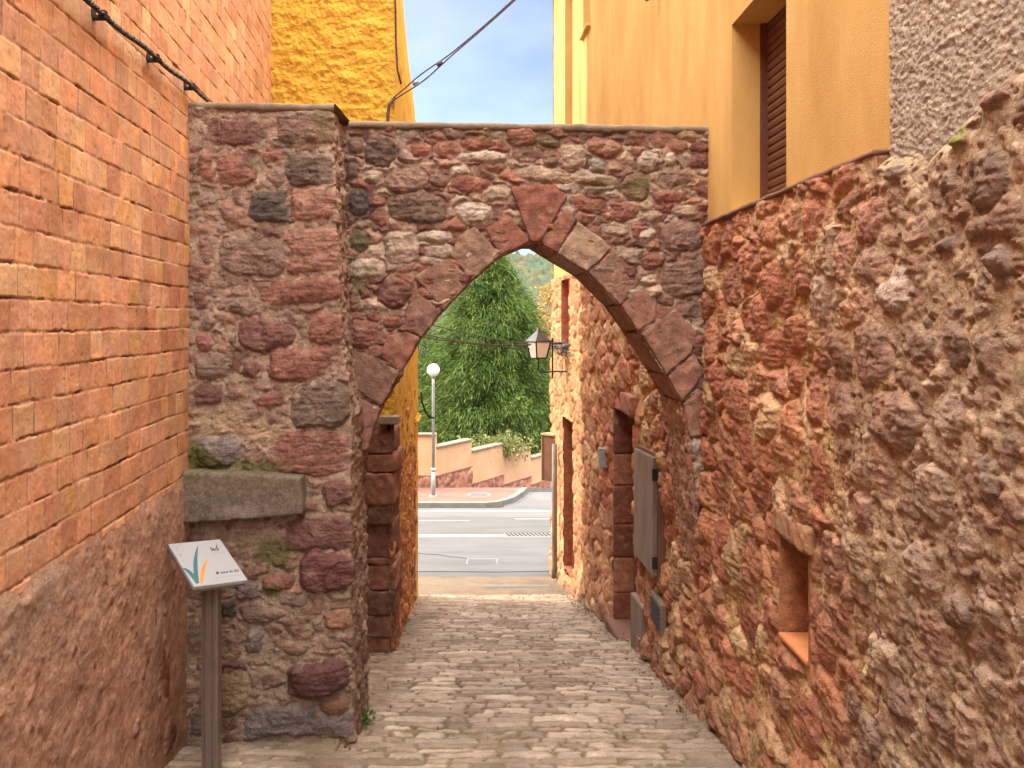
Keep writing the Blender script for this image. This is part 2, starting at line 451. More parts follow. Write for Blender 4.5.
    cm = np.array(mcol) * (1 + .30 * fbm(u * 5, v * 5, 5, seed + 26) + .18 * fbm(u * 40, v * 40, 2, seed + 28))[..., None]
    cm = cm * (1 - .8 * pm[..., None]) + pcol * .8 * pm[..., None]
    C = cm * (1 - mask[..., None]) + cstone * mask[..., None]
    lum = C @ np.array([.3, .5, .2]); C = lum[..., None] + (C - lum[..., None]) * sat
    st = stain * sstep(.25, .75, fbm(u * 2.3, v * 2.0, 5, seed + 30))[..., None]
    C = C * (1 - st) + np.array([.10, .078, .06]) * st
    return H, np.clip(C, .01, .9)

def blot(C, u, v, hu, hv, ru, rv, c, amt, seed):
    q = ((u - hu) / ru) ** 2 + ((v - hv) / rv) ** 2
    a = amt * sstep(1.1, .25, q + .6 * fbm(u * 14, v * 14, 4, seed))[..., None]
    return C * (1 - a) + np.array(c) * a
MOSS = (.10, .105, .025)
BLACK = (.075, .058, .05)

# ------------------------------------------------------------------ wall geometry
def Xl(D): return -1.44 - .1035 * D                       # brick house, left
def Xr(D):                                                  # street wall, right
    D = np.asarray(D, float)
    return np.where(D < 8, 1.58 - .04 * D, np.where(D < 11.9, 1.26 - .0923 * (D - 8), .90 - .1 * (D - 11.9)))
def Dr(px):
    x = (px - 512) / F
    d = 1.58 / (x + .04)
    if d > 8: d = (1.26 + .0923 * 8) / (x + .0923)
    if d > 11.9: d = (.9 + 1.19) / (x + .1)
    return d
def zpx(py, D): return EYE + (320 - py) * D / F
def GZ(D):
    D = np.asarray(D, float)
    return np.interp(D, [-20, 12, 13.7, 17.2, 20, 22, 45, 120, 600], [3.8, -2.28, -2.52, -2.73, -2.81, -2.84, -7.6, -9, -9])
SH = .25  # shear limits
# ==================================================================== SETTING
def sheet(name, X, Y, dz, mat, kind='structure', nz=0.0, zf=None):
    """a strip of ground between X arrays / Y arrays following the terrain"""
    XX, YY = np.meshgrid(np.linspace(*X), np.linspace(*Y))
    Z = GZ(YY) + dz
    o = grid_obj(name, np.stack([XX, YY, Z], -1), None, mat)
    tag(o, kind=kind)
    return o
gx = np.concatenate([np.linspace(-400, -40, 10), np.linspace(-30, 30, 31), np.linspace(40, 400, 10)])
gy = np.concatenate([np.linspace(-20, 11, 8), np.arange(12, 46, .5), np.linspace(50, 600, 20)])
XX, YY = np.meshgrid(gx, gy)
o = grid_obj('ground', np.stack([XX, YY, GZ(YY) - .02], -1), None, M['dirt']); tag(o, kind='structure')

# cobbled alley ------------------------------------------------------
def cobbles():
    u0, u1, v0, v1 = -2.6, 1.75, 3.6, 12.05
    nu, nv = int((u1 - u0) / .011), int((v1 - v0) / .0085)
    u, v = np.meshgrid(np.linspace(u0, u1, nu), np.linspace(v0, v1, nv))
    r = np.random.default_rng(5)
    vv = v + .035 * fbm(u * 1.3, v * .9, 3, 61) + .010 * fbm(u * 8, v * 8, 2, 64) + .05 * u * .5
    rows = [v0 - .6]
    while rows[-1] < v1 + .6: rows.append(rows[-1] + r.uniform(.075, .14))
    rows = np.array(rows)
    ri = np.searchsorted(rows, vv) - 1
    ri = np.clip(ri, 0, len(rows) - 2)
    dr = np.minimum(vv - rows[ri], rows[ri + 1] - vv)
    du = np.zeros_like(u); sid = np.zeros_like(u)
    uu = u + .016 * fbm(u * 9, v * 9, 2, 65)
    for k in range(len(rows) - 1):
        m = ri == k
        if not m.any(): continue
        e = [u0 - .6 - r.uniform(0, .3)]
        while e[-1] < u1 + .6: e.append(e[-1] + r.choice([r.uniform(.12, .2), r.uniform(.2, .48)], p=[.45, .55]))
        e = np.array(e)
        ci = np.searchsorted(e, uu[m]) - 1
        du[m] = np.minimum(uu[m] - e[ci], e[ci + 1] - uu[m]); sid[m] = ci * 37 + k * 1009
    p = 2.6
    dmin = 1 / ((1 / np.maximum(dr, 1e-4)) ** p + (1 / np.maximum(du, 1e-4)) ** p) ** (1 / p)
    sd = dmin - .005 - .009 * rnd(sid, sid * 0, 70) + .009 * fbm(u * 16, v * 16, 3, 66)
    r1, r2, r3 = hsh(sid, 71), hsh(sid, 72), hsh(sid, 73)
    H = np.where(sd > 0, (.006 + .011 * r1) * (1 - np.exp(-np.maximum(sd, 0) / .0055)) + (r2 - .5) * .05 * du * 0, sd * .4) + .003 * fbm(u * 8, v * 40, 3, 88)
    H = H + .006 * fbm(u * 12, v * 12, 4, 67) + .02 * fbm(u * 1.1, v * 1.1, 3, 68)
    dirt = .004 + .008 * fbm(u * 4, v * 4, 4, 69) - .012 * sstep(.3, .7, fbm(u * 14, v * 14, 3, 89))
    mask = 1 / (1 + np.exp(-np.clip((H - .02 * fbm(u * 1.1, v * 1.1, 3, 68) - dirt) / .002, -30, 30)))
    pal = np.array([(.50, .39, .31), (.44, .335, .265), (.58, .47, .375), (.47, .355, .285), (.39, .30, .24), (.53, .43, .35)])
    c = .66 * pal[(r2 * 6).astype(int) % 6] * (.78 + .44 * r3)[..., None] * (1 + .2 * fbm(u * 10, v * 14, 4, 74))[..., None]
    moss = sstep(6.3, 4.6, v + .8 * fbm(u * 2, v * 2, 3, 75))[..., None] * .42
    cd = np.array([.145, .098, .066]) * (1 - moss) + np.array([.22, .195, .085]) * moss
    cd = cd * (1 + .35 * fbm(u * 20, v * 20, 3, 76))[..., None]
    C = cd * (1 - mask[..., None]) + c * mask[..., None]
    # soil collected along both walls
    er = np.abs(Xr(v) - u); el = np.abs(np.where(v < 8, -1.05, -1.11 - .054 * (v - 8)) - u)
    ed = (sstep(.30, .02, np.minimum(er, el) + .12 * fbm(u * 5, v * 5, 4, 77)) * .65)[..., None]
    C = C * (1 - ed) + np.array([.20, .14, .10]) * ed
    wet = (.35 * sstep(.1, .6, fbm(u * 1.4, v * 1.1, 5, 78)))[..., None]
    C = C * (1 - wet * .55)
    yel = (sstep(10.6, 12, v))[..., None] * .35  # golden sun glow at the far end put into the cobble colour
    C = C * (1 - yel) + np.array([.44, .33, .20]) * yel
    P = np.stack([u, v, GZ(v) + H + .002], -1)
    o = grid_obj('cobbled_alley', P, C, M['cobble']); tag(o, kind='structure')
cobbles()
o = sheet('earth_apron', (-12, 12, 60), (12.04, 13.9, 12), .004, M['dirt'])
o = sheet('concrete_apron', (-.42, .56, 8), (12.72, 12.92, 5), .010, M['concrete'])
o = sheet('side_street', (-40, 40, 80), (13.7, 17.0, 12), .008, M['asphalt'])
o = sheet('gutter', (-40, 40, 80), (16.88, 17.25, 3), .012, M['concrete'])
o = sheet('road', (-40, 40, 80), (17.28, 20.0, 12), .009, M['asphalt2'])
o = sheet('road_far_lane', (-40, 40, 80), (18.85, 19.95, 6), .013, M['asphalt'])
o = sheet('road_beyond', (-.2, 40, 40), (19.95, 45, 60), .007, M['asphalt'])
def line(x0, x1, d0, d1): 
    return sheet('road_marking', (x0, x1, 12), (d0, d1, 3), .018, M['paint'])
line(-30, 12, 19.56, 19.63)
line(-8, -.93, 18.46, 18.53)
line(.07, 9, 18.66, 18.73)

# tar joints and cracks in the side street
pts = []
for (a, b) in (((-3.0, 13.95), (6, 14.15)), ((-2.6, 15.9), (-.3, 14.75))):
    n = 40; t = np.linspace(0, 1, n)
    x = a[0] + (b[0] - a[0]) * t; y = a[1] + (b[1] - a[1]) * t + .05 * np.array([noise(np.array([q * 8.]), np.array([a[1]]), 90)[0] for q in t])
    pts.append(np.stack([x, y, GZ(y) + .0085], -1))
o = tubes('tar_joint', pts, .010, M['tar'], None, 5); tag(o, kind='structure')

# far pavement, kerb --------------------------------------------------
kerb_line = [(-40, 20.0), (-6, 20.0), (-.62, 20.0), (-.30, 20.15), (.02, 20.6), (.28, 21.4), (.52, 22.6), (.74, 23.4), (2.0, 25.6), (9.6, 38.4)]
wall_line = [(-40, 22.3), (-6, 22.3), (-2.2, 22.3), (-1.9, 22.4), (-1.6, 22.9), (-1.0, 23.9), (-.3, 25.1), (.4, 26.3), (1.6, 28.3), (9.0, 40.8)]
def dens(pl, n=14):
    out = []
    for a, b in zip(pl[:-1], pl[1:]):
        for k in range(n): out.append((a[0] + (b[0] - a[0]) * k / n, a[1] + (b[1] - a[1]) * k / n))
    out.append(pl[-1]); return np.array(out)
K, Wl = dens(kerb_line), dens(wall_line)
rows = []
for t in np.linspace(0, 1, 9):
    q = K * (1 - t) + Wl * t
    rows.append(np.stack([q[:, 0], q[:, 1], GZ(q[:, 1]) + .125], -1))
o = grid_obj('pavement', np.array(rows), None, M['pave']); tag(o, kind='structure')
kr = []
tn = np.gradient(K, axis=0); tn /= np.linalg.norm(tn, axis=1)[:, None]; nn = np.stack([tn[:, 1], -tn[:, 0]], -1)
for off, dz in ((.0, -.05), (.0, .115), (-.012, .129), (-.15, .129), (-.15, -.02)):
    q = K + nn * off * 1.0
    kr.append(np.stack([q[:, 0], q[:, 1], GZ(q[:, 1]) + dz], -1))
o = grid_obj('kerb', np.array(kr), None, M['kerb']); tag(o, kind='structure')
for p in o.data.polygons: p.use_smooth = False

# hill ---------------------------------------------------------------
def hill():
    def part(xs, ys, bumps):
        u, v = np.meshgrid(xs, ys)
        ridge = 9.0 + 21.5 * sstep(150, 300, v) - 10 * sstep(320, 520, v)
        z = -9 + (ridge) * sstep(95, 260, v) * (1 + .10 * fbm(u / 90, v / 90, 3, 401)) * (1 - .16 * sstep(0, 160, u))
        col = np.zeros(u.shape + (3,))
        # tree-crown bumps
        s = 3.2
        X, Y = u / s, v / s; f1 = np.full(u.shape, 9.); idn = np.zeros(u.shape)
        for dy in (-1, 0, 1):
            for dx in (-1, 0, 1):
                ix = np.floor(X) + dx; iy = np.floor(Y) + dy
                d = np.hypot(X - ix - rnd(ix, iy, 5), Y - iy - rnd(ix, iy, 6))
                idn = np.where(d < f1, ix * 77 + iy * 991, idn); f1 = np.minimum(f1, d)
        z = z + (2.4 * np.sqrt(np.clip(1 - (f1 / .8) ** 2, 0, 1)) + 1.5 * fbm(u * .8, v * .8, 4, 402, .7)) * (.6 + .8 * hsh(idn, 3)) * sstep(95, 130, v)
        pal = np.array([(.05, .075, .03), (.04, .065, .035), (.07, .085, .035), (.05, .06, .03), (.085, .075, .035), (.045, .07, .04)])
        c = pal[(hsh(idn, 8) * 6).astype(int) % 6] * (1 + .4 * fbm(u * .8, v * .8, 3, 403))[..., None]
        return np.stack([u, v, z], -1), c
    P, c = part(np.arange(-70, 110, .5), np.arange(95, 330, .9), True)
    o = grid_obj('hill', P, c, M['leaf']); tag(o, kind='structure')
    P, c = part(np.concatenate([np.arange(-420, -69, 4.), [-70.]]), np.arange(95, 420, 4.), True)
    o = grid_obj('hill', P, c, M['leaf']); tag(o, kind='structure')
    P, c = part(np.concatenate([[109.2], np.arange(112, 420, 4.)]), np.arange(95, 420, 4.), True)
    o = grid_obj('hill', P, c, M['leaf']); tag(o, kind='structure')
hill()

# ==================================================================== BRICK HOUSE (left)
bh = thing('brick_house', 'tall orange brick house on the left, with crumbling render along its foot', 'house', (Xl(4), 4, GZ(4)))
def brick_wall():
    u = np.concatenate([np.arange(1.4, 2.7, .0055), 2.7 * np.exp(np.arange(0, np.log(8.0 / 2.7), .0019)), [8.0]]); v = np.arange(.60, 4.75, .0056)
    u, v = np.meshgrid(u, v)
    r = np.random.default_rng(3)
    vv = v + .007 * fbm(u * 1.2, v * 2, 3, 101) + .0048 * fbm(u * 20, v * 16, 4, 102, .65)
    ch = .127
    rows = [.70 - 2 * ch]
    while rows[-1] < 4.9: rows.append(rows[-1] + ch * r.uniform(.93, 1.07))
    rows = np.array(rows)
    ri = np.clip(np.searchsorted(rows, vv) - 1, 0, len(rows) - 2)
    dr = np.minimum(vv - rows[ri], rows[ri + 1] - vv)
    du = np.zeros_like(u); sid = np.zeros_like(u); thin = np.zeros_like(u)
    uu = u + .004 * fbm(u * 14, v * 14, 2, 103)
    for k in range(len(rows) - 1):
        m = ri == k
        if not m.any(): continue
        e = [1.0 - r.uniform(0, .25)]
        while e[-1] < 8.6: e.append(e[-1] + r.choice([.13, .145, .155, .17, .19, .24], p=[.22, .22, .2, .16, .14, .06]) * r.uniform(.92, 1.08))
        e = np.array(e); ci = np.searchsorted(e, uu[m]) - 1
        du[m] = np.minimum(uu[m] - e[ci], e[ci + 1] - uu[m]); sid[m] = ci * 31 + k * 1013
    r1, r2, r3 = hsh(sid, 111), hsh(sid, 112), hsh(sid, 113)
    bed = .0030 + .0060 * fbm(u * 7, v * 7, 4, 104); per = .0028 + .0022 * fbm(u * 6, v * 3, 3, 105)
    sd = np.minimum(dr - bed, du - per)
    raked = np.clip(.40 + 1.7 * fbm(u * 5, v * 6, 4, 106), 0, 1)
    deep = np.where(dr - bed < du - per, .0006 + .0075 * raked ** 3, .0012)
    H = np.where(sd > 0, .003 * (1 - np.exp(-np.maximum(sd, 0) / .0015)) + .0045 * (r1 - .5) , -deep)
    H = H + .0016 * fbm(u * 22, v * 22, 4, 107) - .0035 * sstep(.35, .75, fbm(u * 26, v * 22, 4, 116, .7)) * (sd > 0)
    pal = np.array([(.60, .285, .145), (.57, .26, .14), (.65, .33, .14), (.58, .30, .18), (.66, .38, .20), (.53, .235, .13), (.62, .325, .185), (.57, .28, .165), (.59, .275, .15), (.62, .30, .155)])
    c = pal[(r2 * 10).astype(int) % 10] * (.80 + .36 * r3)[..., None]
    c = c * (1 + .16 * fbm(u * 12, v * 9, 4, 108) + .10 * noise(u * 60, v * 8, 115))[..., None]
    sm = sstep(.0, .55, fbm(u * 5, v * 7, 4, 109))[..., None] * .55          # mortar smeared over the faces
    c = c * (1 - sm) + np.array([.60, .35, .22]) * sm
    mask = 1 / (1 + np.exp(-np.clip(sd / .0009, -30, 30)))[..., None]
    mc = (np.array([.47, .275, .185]) * (1 - raked[..., None] ** 2 * .75))
    C = mc * (1 - mask) + c * mask
    g = (.4 * sstep(.2, .8, fbm(u * 1.1, v * 1.1, 4, 110)))[..., None]
    C = C * (1 - g) + np.array([.46, .25, .165]) * g
    P = np.stack([Xl(u) + H, u, v], -1)
    keep = np.ones((u.shape[0] - 1, u.shape[1] - 1), bool)
    lim = .70 + .018 * fbm(u * 3.3, u * 0 + 2, 4, 114)
    keep &= (v > lim - .05)[:-1, :-1]
    return grid_obj('wall', P, C, M['brick'], bh, keep, flip=True)
brick_wall()
def plinth():
    u = np.arange(1.4, 5.6, .009); v = np.arange(-1.35, .80, .009)
    u, v = np.meshgrid(u, v)
    H, C = masonry(u, v, 150, cell=(.20, .15), mortar=.030, mamp=.009, shgt=(.0, .026), drop=.80, peb=.05, pits=.004, lump=.4, mcol=(.50, .30, .21), stain=.10,
                   mortar_add=.034 * sstep(.0, .6, v + .35 * (5.0 - u) * .5) , rough=.008,
                   hand=[(4.75, -.35, .16, .36, 20, 2.4, (.30, .12, .085), .05), (4.45, -.12, .09, .20, 10, 2.2, (.24, .10, .08), .045), (4.3, -.45, .14, .11, 5, 2.2, (.13, .085, .075), .05),
                         (4.85, -.75, .20, .18, 0, 2.4, (.17, .07, .055), .06), (4.6, .03, .07, .16, 8, 2.2, (.24, .15, .12), .045), (4.95, .1, .06, .2, 0, 2.2, (.25, .12, .09), .05)])
    H = H + .012 * fbm(u * 2.2, v * 2.2, 3, 152) - .008 * sstep(.5, .66, fbm(u * 20, v * 13, 4, 153)) + .002 * fbm(u * 30, v * 30, 3, 159)
    top = .70 + .030 * fbm(u * 2.6, u * 0 + 4, 4, 154) + .012 * fbm(u * 12, u * 0 + 9, 2, 155)
    H = np.clip((H - .048) * .6, -.02, .03)
    H = H * sstep(0, .10, top - v) - .001 - .010 * (1 - sstep(-.01, .02, top - v))
    grey = (.75 * sstep(.0, .5, fbm(u * 1.1 + 3, v * 1.1, 4, 156) + .25 * (3.3 - u)) * sstep(-.5, .2, v))[..., None]
    C = C * (1 - grey) + np.array([.36, .26, .20]) * grey * (1 + .25 * fbm(u * 16, v * 16, 3, 157))[..., None]
    pink = (.4 * sstep(.1, .6, fbm(u * 2.3 + 7, v * 2.3, 4, 158)))[..., None]
    C = C * (1 - pink) + np.array([.50, .25, .16]) * pink
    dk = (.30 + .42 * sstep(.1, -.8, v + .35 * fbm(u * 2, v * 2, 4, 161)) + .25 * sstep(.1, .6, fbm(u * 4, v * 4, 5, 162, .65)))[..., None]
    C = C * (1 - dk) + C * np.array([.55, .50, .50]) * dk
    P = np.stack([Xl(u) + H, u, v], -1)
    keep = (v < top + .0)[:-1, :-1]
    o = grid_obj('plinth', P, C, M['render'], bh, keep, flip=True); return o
plinth()
bm = bmesh.new()       # the body of the house behind its street face
for a, b in ((1.4, 8.0), (-6, 1.4)):
    pass
vsb = []
def slab_wall(name, d0, d1, z0, z1, off, thick, mat, parent, fx=Xl, sgn=-1):
    p = [(fx(d0) + sgn * off, d0, z0), (fx(d1) + sgn * off, d1, z0), (fx(d1) + sgn * (off + thick), d1, z0), (fx(d0) + sgn * (off + thick), d0, z0)]
    return hexa(name, [*p, *[(x, y, z1) for x, y, _ in p]], mat, parent)
bm.free()
M['brickplain'] = mat_flat('plain_orange_brick', (.48, .20, .10), .9, (.38, .15, .075), 6)
slab_wall('wall', -6, 8.0, -1.6, 6.7, .06, 4.0, M['brickplain'], bh)
slab_wall('wall', -6, 1.4, -.6, 6.7, 0, .059, M['brickplain'], bh)
slab_wall('wall', 1.4, 8.0, 4.74, 6.7, 0, .059, M['brickplain'], bh)

# cable along the bricks ---------------------------------------------
c0 = np.array([Xl(2.4) + .05, 2.4, EYE + 1.33])
pc = thing('power_cable', 'twisted dark power cable clipped along the orange brick wall at upper left', 'cable', tuple(c0))
def cab(t):
    D = 2.0 + 3.75 * t
    z = EYE + 1.33 + .10 * (D - 3.66) / 1.9 - .012 * np.sin(t * np.pi * 5.) ** 2
    z = np.where(D > 5.45, z - (D - 5.45) * .5, z)
    return np.stack([Xl(D) + .048 + 0 * D, D, z], -1)
t = np.linspace(0, 1, 500)
base = cab(t)
for k in range(3):
    ph = t * 2 * np.pi * 42 + k * 2.094
    q = base + np.stack([.0072 * np.cos(ph), 0 * ph, .0072 * np.sin(ph)], -1)
    tube('strand', q, .0066, M['cable'] if k else M['dark'], pc, 6)
for (px, py) in ((92, 5), (147, 46), (184, 84)):
    D = 1.44 / (-(px - 512) / F - .1035)
    z = float(cab((D - 2.0) / 3.75)[2]) if False else cab(np.array([(D - 2.0) / 3.75]))[0][2]
    bm = bmesh.new(); box_bm(bm, Xl(D) - .004, Xl(D) + .075, D - .014, D + .014, z - .024, z - .004); box_bm(bm, Xl(D) + .033, Xl(D) + .064, D - .012, D + .012, z - .017, z + .017)
    box_bm(bm, Xl(D) + .001, Xl(D) + .010, D - .02, D + .02, z - .02, z + .02)
    bm_obj('clip', bm, M['dark'], pc, .003)

# ==================================================================== STONE ARCHWAY
ar = thing('stone_archway', 'red sandstone archway spanning the cobbled alley, pointed arch beside a broad pier', 'archway', (-.2, 5.8, GZ(5.8)))
KA, A0 = .0625, 5.81                       # arch face plane: D = A0 + KA*X
def DA(X): return A0 + KA * X
def pa(px, py):
    x = (px - 512) / F; D = A0 / (1 - KA * x); return x * D, EYE + (320 - py) * D / F
KP, PP0 = .06, 5.32                         # pier face plane
def DP(X): return PP0 + KP * X
def pp(px, py):
    x = (px - 512) / F; D = PP0 / (1 - KP * x); return x * D, EYE + (320 - py) * D / F
BD = np.array([-.1035, 1.0])                # direction through the arch

rd, rd2, dr_, br, tn_, pl, bk, gp, oc, mb = (.27, .095, .06), (.33, .135, .085), (.19, .072, .055), (.23, .125, .085), (.40, .28, .19), (.47, .37, .28), (.105, .075, .065), (.21, .14, .125), (.30, .17, .08), (.17, .10, .07)
pier_px = [  # cx cy w h ang pow colour height
 (230,132,58,25,0,3.2,dr_,.022),(207,167,15,26,-4,2.4,rd,.020),(237,171,37,29,3,2.6,rd,.018),(309,170,46,30,0,3.4,mb,.030),(274,206,44,30,2,2.8,bk,.028),
 (313,204,40,28,0,3.5,rd2,.030),(311,250,50,42,0,3.2,rd2,.030),(307,127,56,31,0,3.5,br,.024),(274,158,20,14,10,2.4,rd,.018),(276,176,14,20,20,2.2,br,.016),
 (253,257,60,33,-3,2.8,br,.022),(303,291,76,22,5,3.2,rd,.032),(242,307,27,16,-8,2.6,br,.026),(267,336,50,33,-14,1.7,dr_,.034),(326,330,30,30,-6,2.8,rd,.028),
 (305,364,65,31,4,3.0,rd,.034),(252,370,15,15,0,2.2,dr_,.024),(211,367,28,23,6,2.4,br,.028),(209,394,25,19,0,2.6,dr_,.026),(202,299,12,20,0,2.2,dr_,.020),(207,323,13,18,-30,2.0,br,.018),
 (204,343,14,18,20,2.0,rd,.018),(320,405,52,42,4,2.9,mb,.034),(305,452,84,40,-2,3.0,rd,.026),(336,493,25,25,8,3.0,dr_,.030),(219,451,40,27,4,2.5,gp,.030),(270,401,30,13,12,2.2,rd,.022),
 (312,533,78,32,0,2.8,dr_,.026),(326,571,48,36,0,2.5,(.16,.05,.042),.058),(278,582,29,17,5,2.6,rd,.032),(248,590,22,17,0,2.8,gp,.028),(229,608,14,18,0,2.6,bk,.028),(258,614,32,18,-8,2.2,br,.022),
 (294,601,26,10,-6,2.4,br,.020),(338,620,26,18,0,2.6,(.34,.14,.07),.030),(254,641,15,24,-6,2.8,gp,.028),(229,668,28,15,0,3.0,dr_,.040),(319,677,54,31,8,3.0,(.15,.05,.042),.085),(232,694,30,40,0,2.8,oc,.026),
 (301,722,100,32,2,3.2,gp,.030),(290,745,60,14,0,3.0,br,.026),(335,705,26,14,8,2.4,(.30,.12,.06),.028),(205,720,22,30,0,2.4,br,.018),(195,640,14,40,0,2.4,br,.014),(245,545,60,28,0,2.6,(.27,.16,.09),.010)]
def to_hand(lst, f, scale_d):
    out = []
    for (cx, cy, w, h, a, p, c, hg) in lst:
        u, v = f(cx, cy); s = scale_d / F
        out.append((u, v, w * s, h * s, a, p, c, hg))
    return out
pier_px = [(a, b, c * 1.12, d * 1.14, e_, f_ + .9, g_, h_) for a, b, c, d, e_, f_, g_, h_ in pier_px]
def pier():
    Lf0, side = -2.12, .72
    u = np.arange(Lf0, -.90 + side, .0062); v = np.arange(-1.25, 2.925, .0060)
    u, v = np.meshgrid(u, v)
    ypx = np.array([100, 125, 300, 380, 420, 530, 640, 700, 760]); xpx = np.array([331, 331.5, 338, 345, 350.5, 349, 350, 352, 353])
    zc = EYE + (320 - ypx) * 5.25 / F; xc = (xpx - 512) * 5.25 / F
    Xc = np.interp(v, zc[::-1], xc[::-1])
    H, C = masonry(u, v, 200, cell=(.19, .11), fill=.78, peb=.42, edge=.012, hand=to_hand([(a, b, c, d, e_, f_, tuple(np.array(g_) * (1.05, 1.2, 1.3)), h_ + .004) for a, b, c, d, e_, f_, g_, h_ in pier_px], pp, 5.25), mortar=.004, mamp=.007, shgt=(.010, .032), drop=.10, mcol=(.375, .26, .178), stain=.15, round_=.014, streak=.12, sat=.80, pits=.016, warp=.016, pal=[(.27, .13, .09), (.31, .16, .11), (.24, .115, .085), (.34, .21, .15), (.38, .26, .19), (.29, .17, .12), (.22, .11, .085)])
    # cut at base: stains, moss, black weathering
    def B(px, py, rx, ry, c, a, s):
        nonlocal C
        hu, hv = pp(px, py); C = blot(C, u, v, hu, hv, rx * 5.2 / F, ry * 5.2 / F, c, a, s)
    for (x, y, a, b) in ((303,172,20,15),(275,207,26,17),(285,142,14,8),(250,165,10,12),(322,120,14,10)): B(x, y, a, b, BLACK, .62, 210 + x)
    for (x, y, a, b) in ((205,462,25,14),(250,467,45,10),(275,552,20,16),(270,590,14,8),(195,455,16,20)): B(x, y, a, b, MOSS, .75, 230 + x)
    for (x, y, a, b) in ((262,165,14,9),(330,125,24,16)): B(x, y, a, b, (.20, .16, .08), .5, 250 + x)
    for (x, y, a, b) in ((215,420,40,18),(262,432,22,18)): B(x, y, a, b, (.46, .34, .22), .6, 270 + x)
    # darker towards the foot
    low_dark = (.45 * sstep(.1, -.9, v + .3 * fbm(u * 3, v * 3, 3, 281)))[..., None]
    C = C * (1 - low_dark * .55)
    corner = (sstep(.06, .0, np.abs(u - Xc - .03)) * .5 * sstep(-.3, .3, fbm(u * 9, v * 9, 3, 282)))[..., None]
    C = C * (1 - corner) + np.array([.47, .34, .24]) * corner
    s = u - Xc
    ct = sstep(-.028, .028, s)
    nrm = np.stack([ct, -(1 - ct), 0 * ct], -1); nrm /= np.linalg.norm(nrm, axis=-1)[..., None]
    bx = np.where(s < 0, u, Xc + BD[0] * np.maximum(s, 0) * .55); by = np.where(s < 0, DP(u), DP(Xc) + np.maximum(s, 0))
    H = H + .012 * fbm(u * 2, v * 2, 3, 283)
    P = np.stack([bx, by, v], -1) + nrm * H[..., None]
    return grid_obj('pier', P, C, M['stone'], ar)
pier()

arch_px = [
 (447,150,27,18,10,2.4,rd2,.026),(484,157,52,11,-1,3.0,pl,.030),(477,143,30,13,0,2.6,rd,.020),(459,172,20,13,8,2.6,pl,.028),(471,185,40,16,-4,2.6,rd,.026),(527,154,28,16,4,2.4,br,.020),(550,143,24,12,-8,2.4,mb,.028),
 (550,159,18,15,0,2.6,br,.022),(574,156,20,24,0,2.4,tn_,.024),(604,148,36,20,-10,2.3,rd2,.030),(597,166,18,15,0,3.0,(.26,.22,.17),.022),(544,174,54,14,-3,3.0,tn_,.028),(594,179,46,14,-6,2.8,tn_,.030),
 (648,160,21,19,-20,2.6,pl,.032),(635,188,28,30,0,2.6,br,.024),(678,146,22,13,0,2.6,rd2,.026),(700,148,22,12,0,2.6,dr_,.026),(700,162,26,13,0,2.6,dr_,.022),(670,159,12,12,30,2.4,pl,.030),(679,178,30,14,4,2.6,br,.022),
 (670,197,36,13,5,2.6,rd,.028),(620,212,40,18,0,2.6,rd,.028),(591,206,38,15,-12,2.4,rd,.024),(650,216,24,12,5,2.4,tn_,.026),(615,231,27,9,0,3.0,tn_,.032),(647,235,17,13,25,2.4,pl,.030),(682,236,43,31,0,3.0,br,.030),
 (685,211,26,13,0,2.4,tn_,.024),(654,261,27,18,22,2.2,rd,.034),(684,279,45,37,0,3.4,br,.034),(474,213,36,21,0,2.6,pl,.028),(497,194,29,15,10,2.4,tn_,.028),(440,180,20,14,0,2.4,br,.018),
 (418,208,58,30,-3,2.8,mb,.034),(379,220,17,15,0,3,rd,.026),(402,247,33,31,0,3.6,(.42,.30,.22),.034),(434,236,33,12,3,2.8,pl,.034),(366,269,37,19,0,2.8,(.42,.31,.22),.030),(395,293,29,31,-28,3.0,dr_,.034),(392,322,22,11,0,2.4,rd,.024),
 (364,334,30,28,0,3.0,rd,.028),(359,241,18,24,0,2.4,mb,.024),(380,151,32,32,0,2.4,mb,.022),(410,148,28,34,6,2.5,(.31,.20,.15),.030),(355,145,16,18,0,2.4,br,.020),(353,171,12,18,0,2.4,br,.024),(373,176,20,12,4,2.5,tn_,.030),
 (406,181,42,24,5,2.5,(.30,.17,.12),.030),(358,202,20,26,0,2.4,bk,.024),(377,202,18,12,0,2.4,rd,.026),(433,262,28,10,-12,2.4,tn_,.026),(420,150,20,14,0,2.3,rd,.02),(352,300,14,24,0,2.4,br,.02),(690,310,30,14,0,2.4,br,.018),
 (700,345,20,22,10,2.4,rd,.028),(665,300,20,12,-12,2.3,br,.022),(705,380,16,24,0,2.4,br,.02)]
open_px = [(349,762),(350,700),(358,665),(360,625),(353,590),(346,560),(350,530),(353,497),(358,473),(362,452),(366,430),(381,407),(401,373),(421,338),(443,311),(472,281),(500,255.5),(530,243),(538,243),(556,254),(586,272),(620,305),(638,331),(666,375),(681,402),(689,437),(690,452),(694,500),(703,560),(712,620),(716,762)]
OP = np.array([pa(*p) for p in open_px])
def inside(poly, u, v):
    r = np.zeros(u.shape, bool); n = len(poly); j = n - 1
    for i in range(n):
        xi, yi = poly[i]; xj, yj = poly[j]
        c = ((yi > v) != (yj > v)) & (u < (xj - xi) * (v - yi) / (yj - yi + 1e-12) + xi)
        r ^= c; j = i
    return r
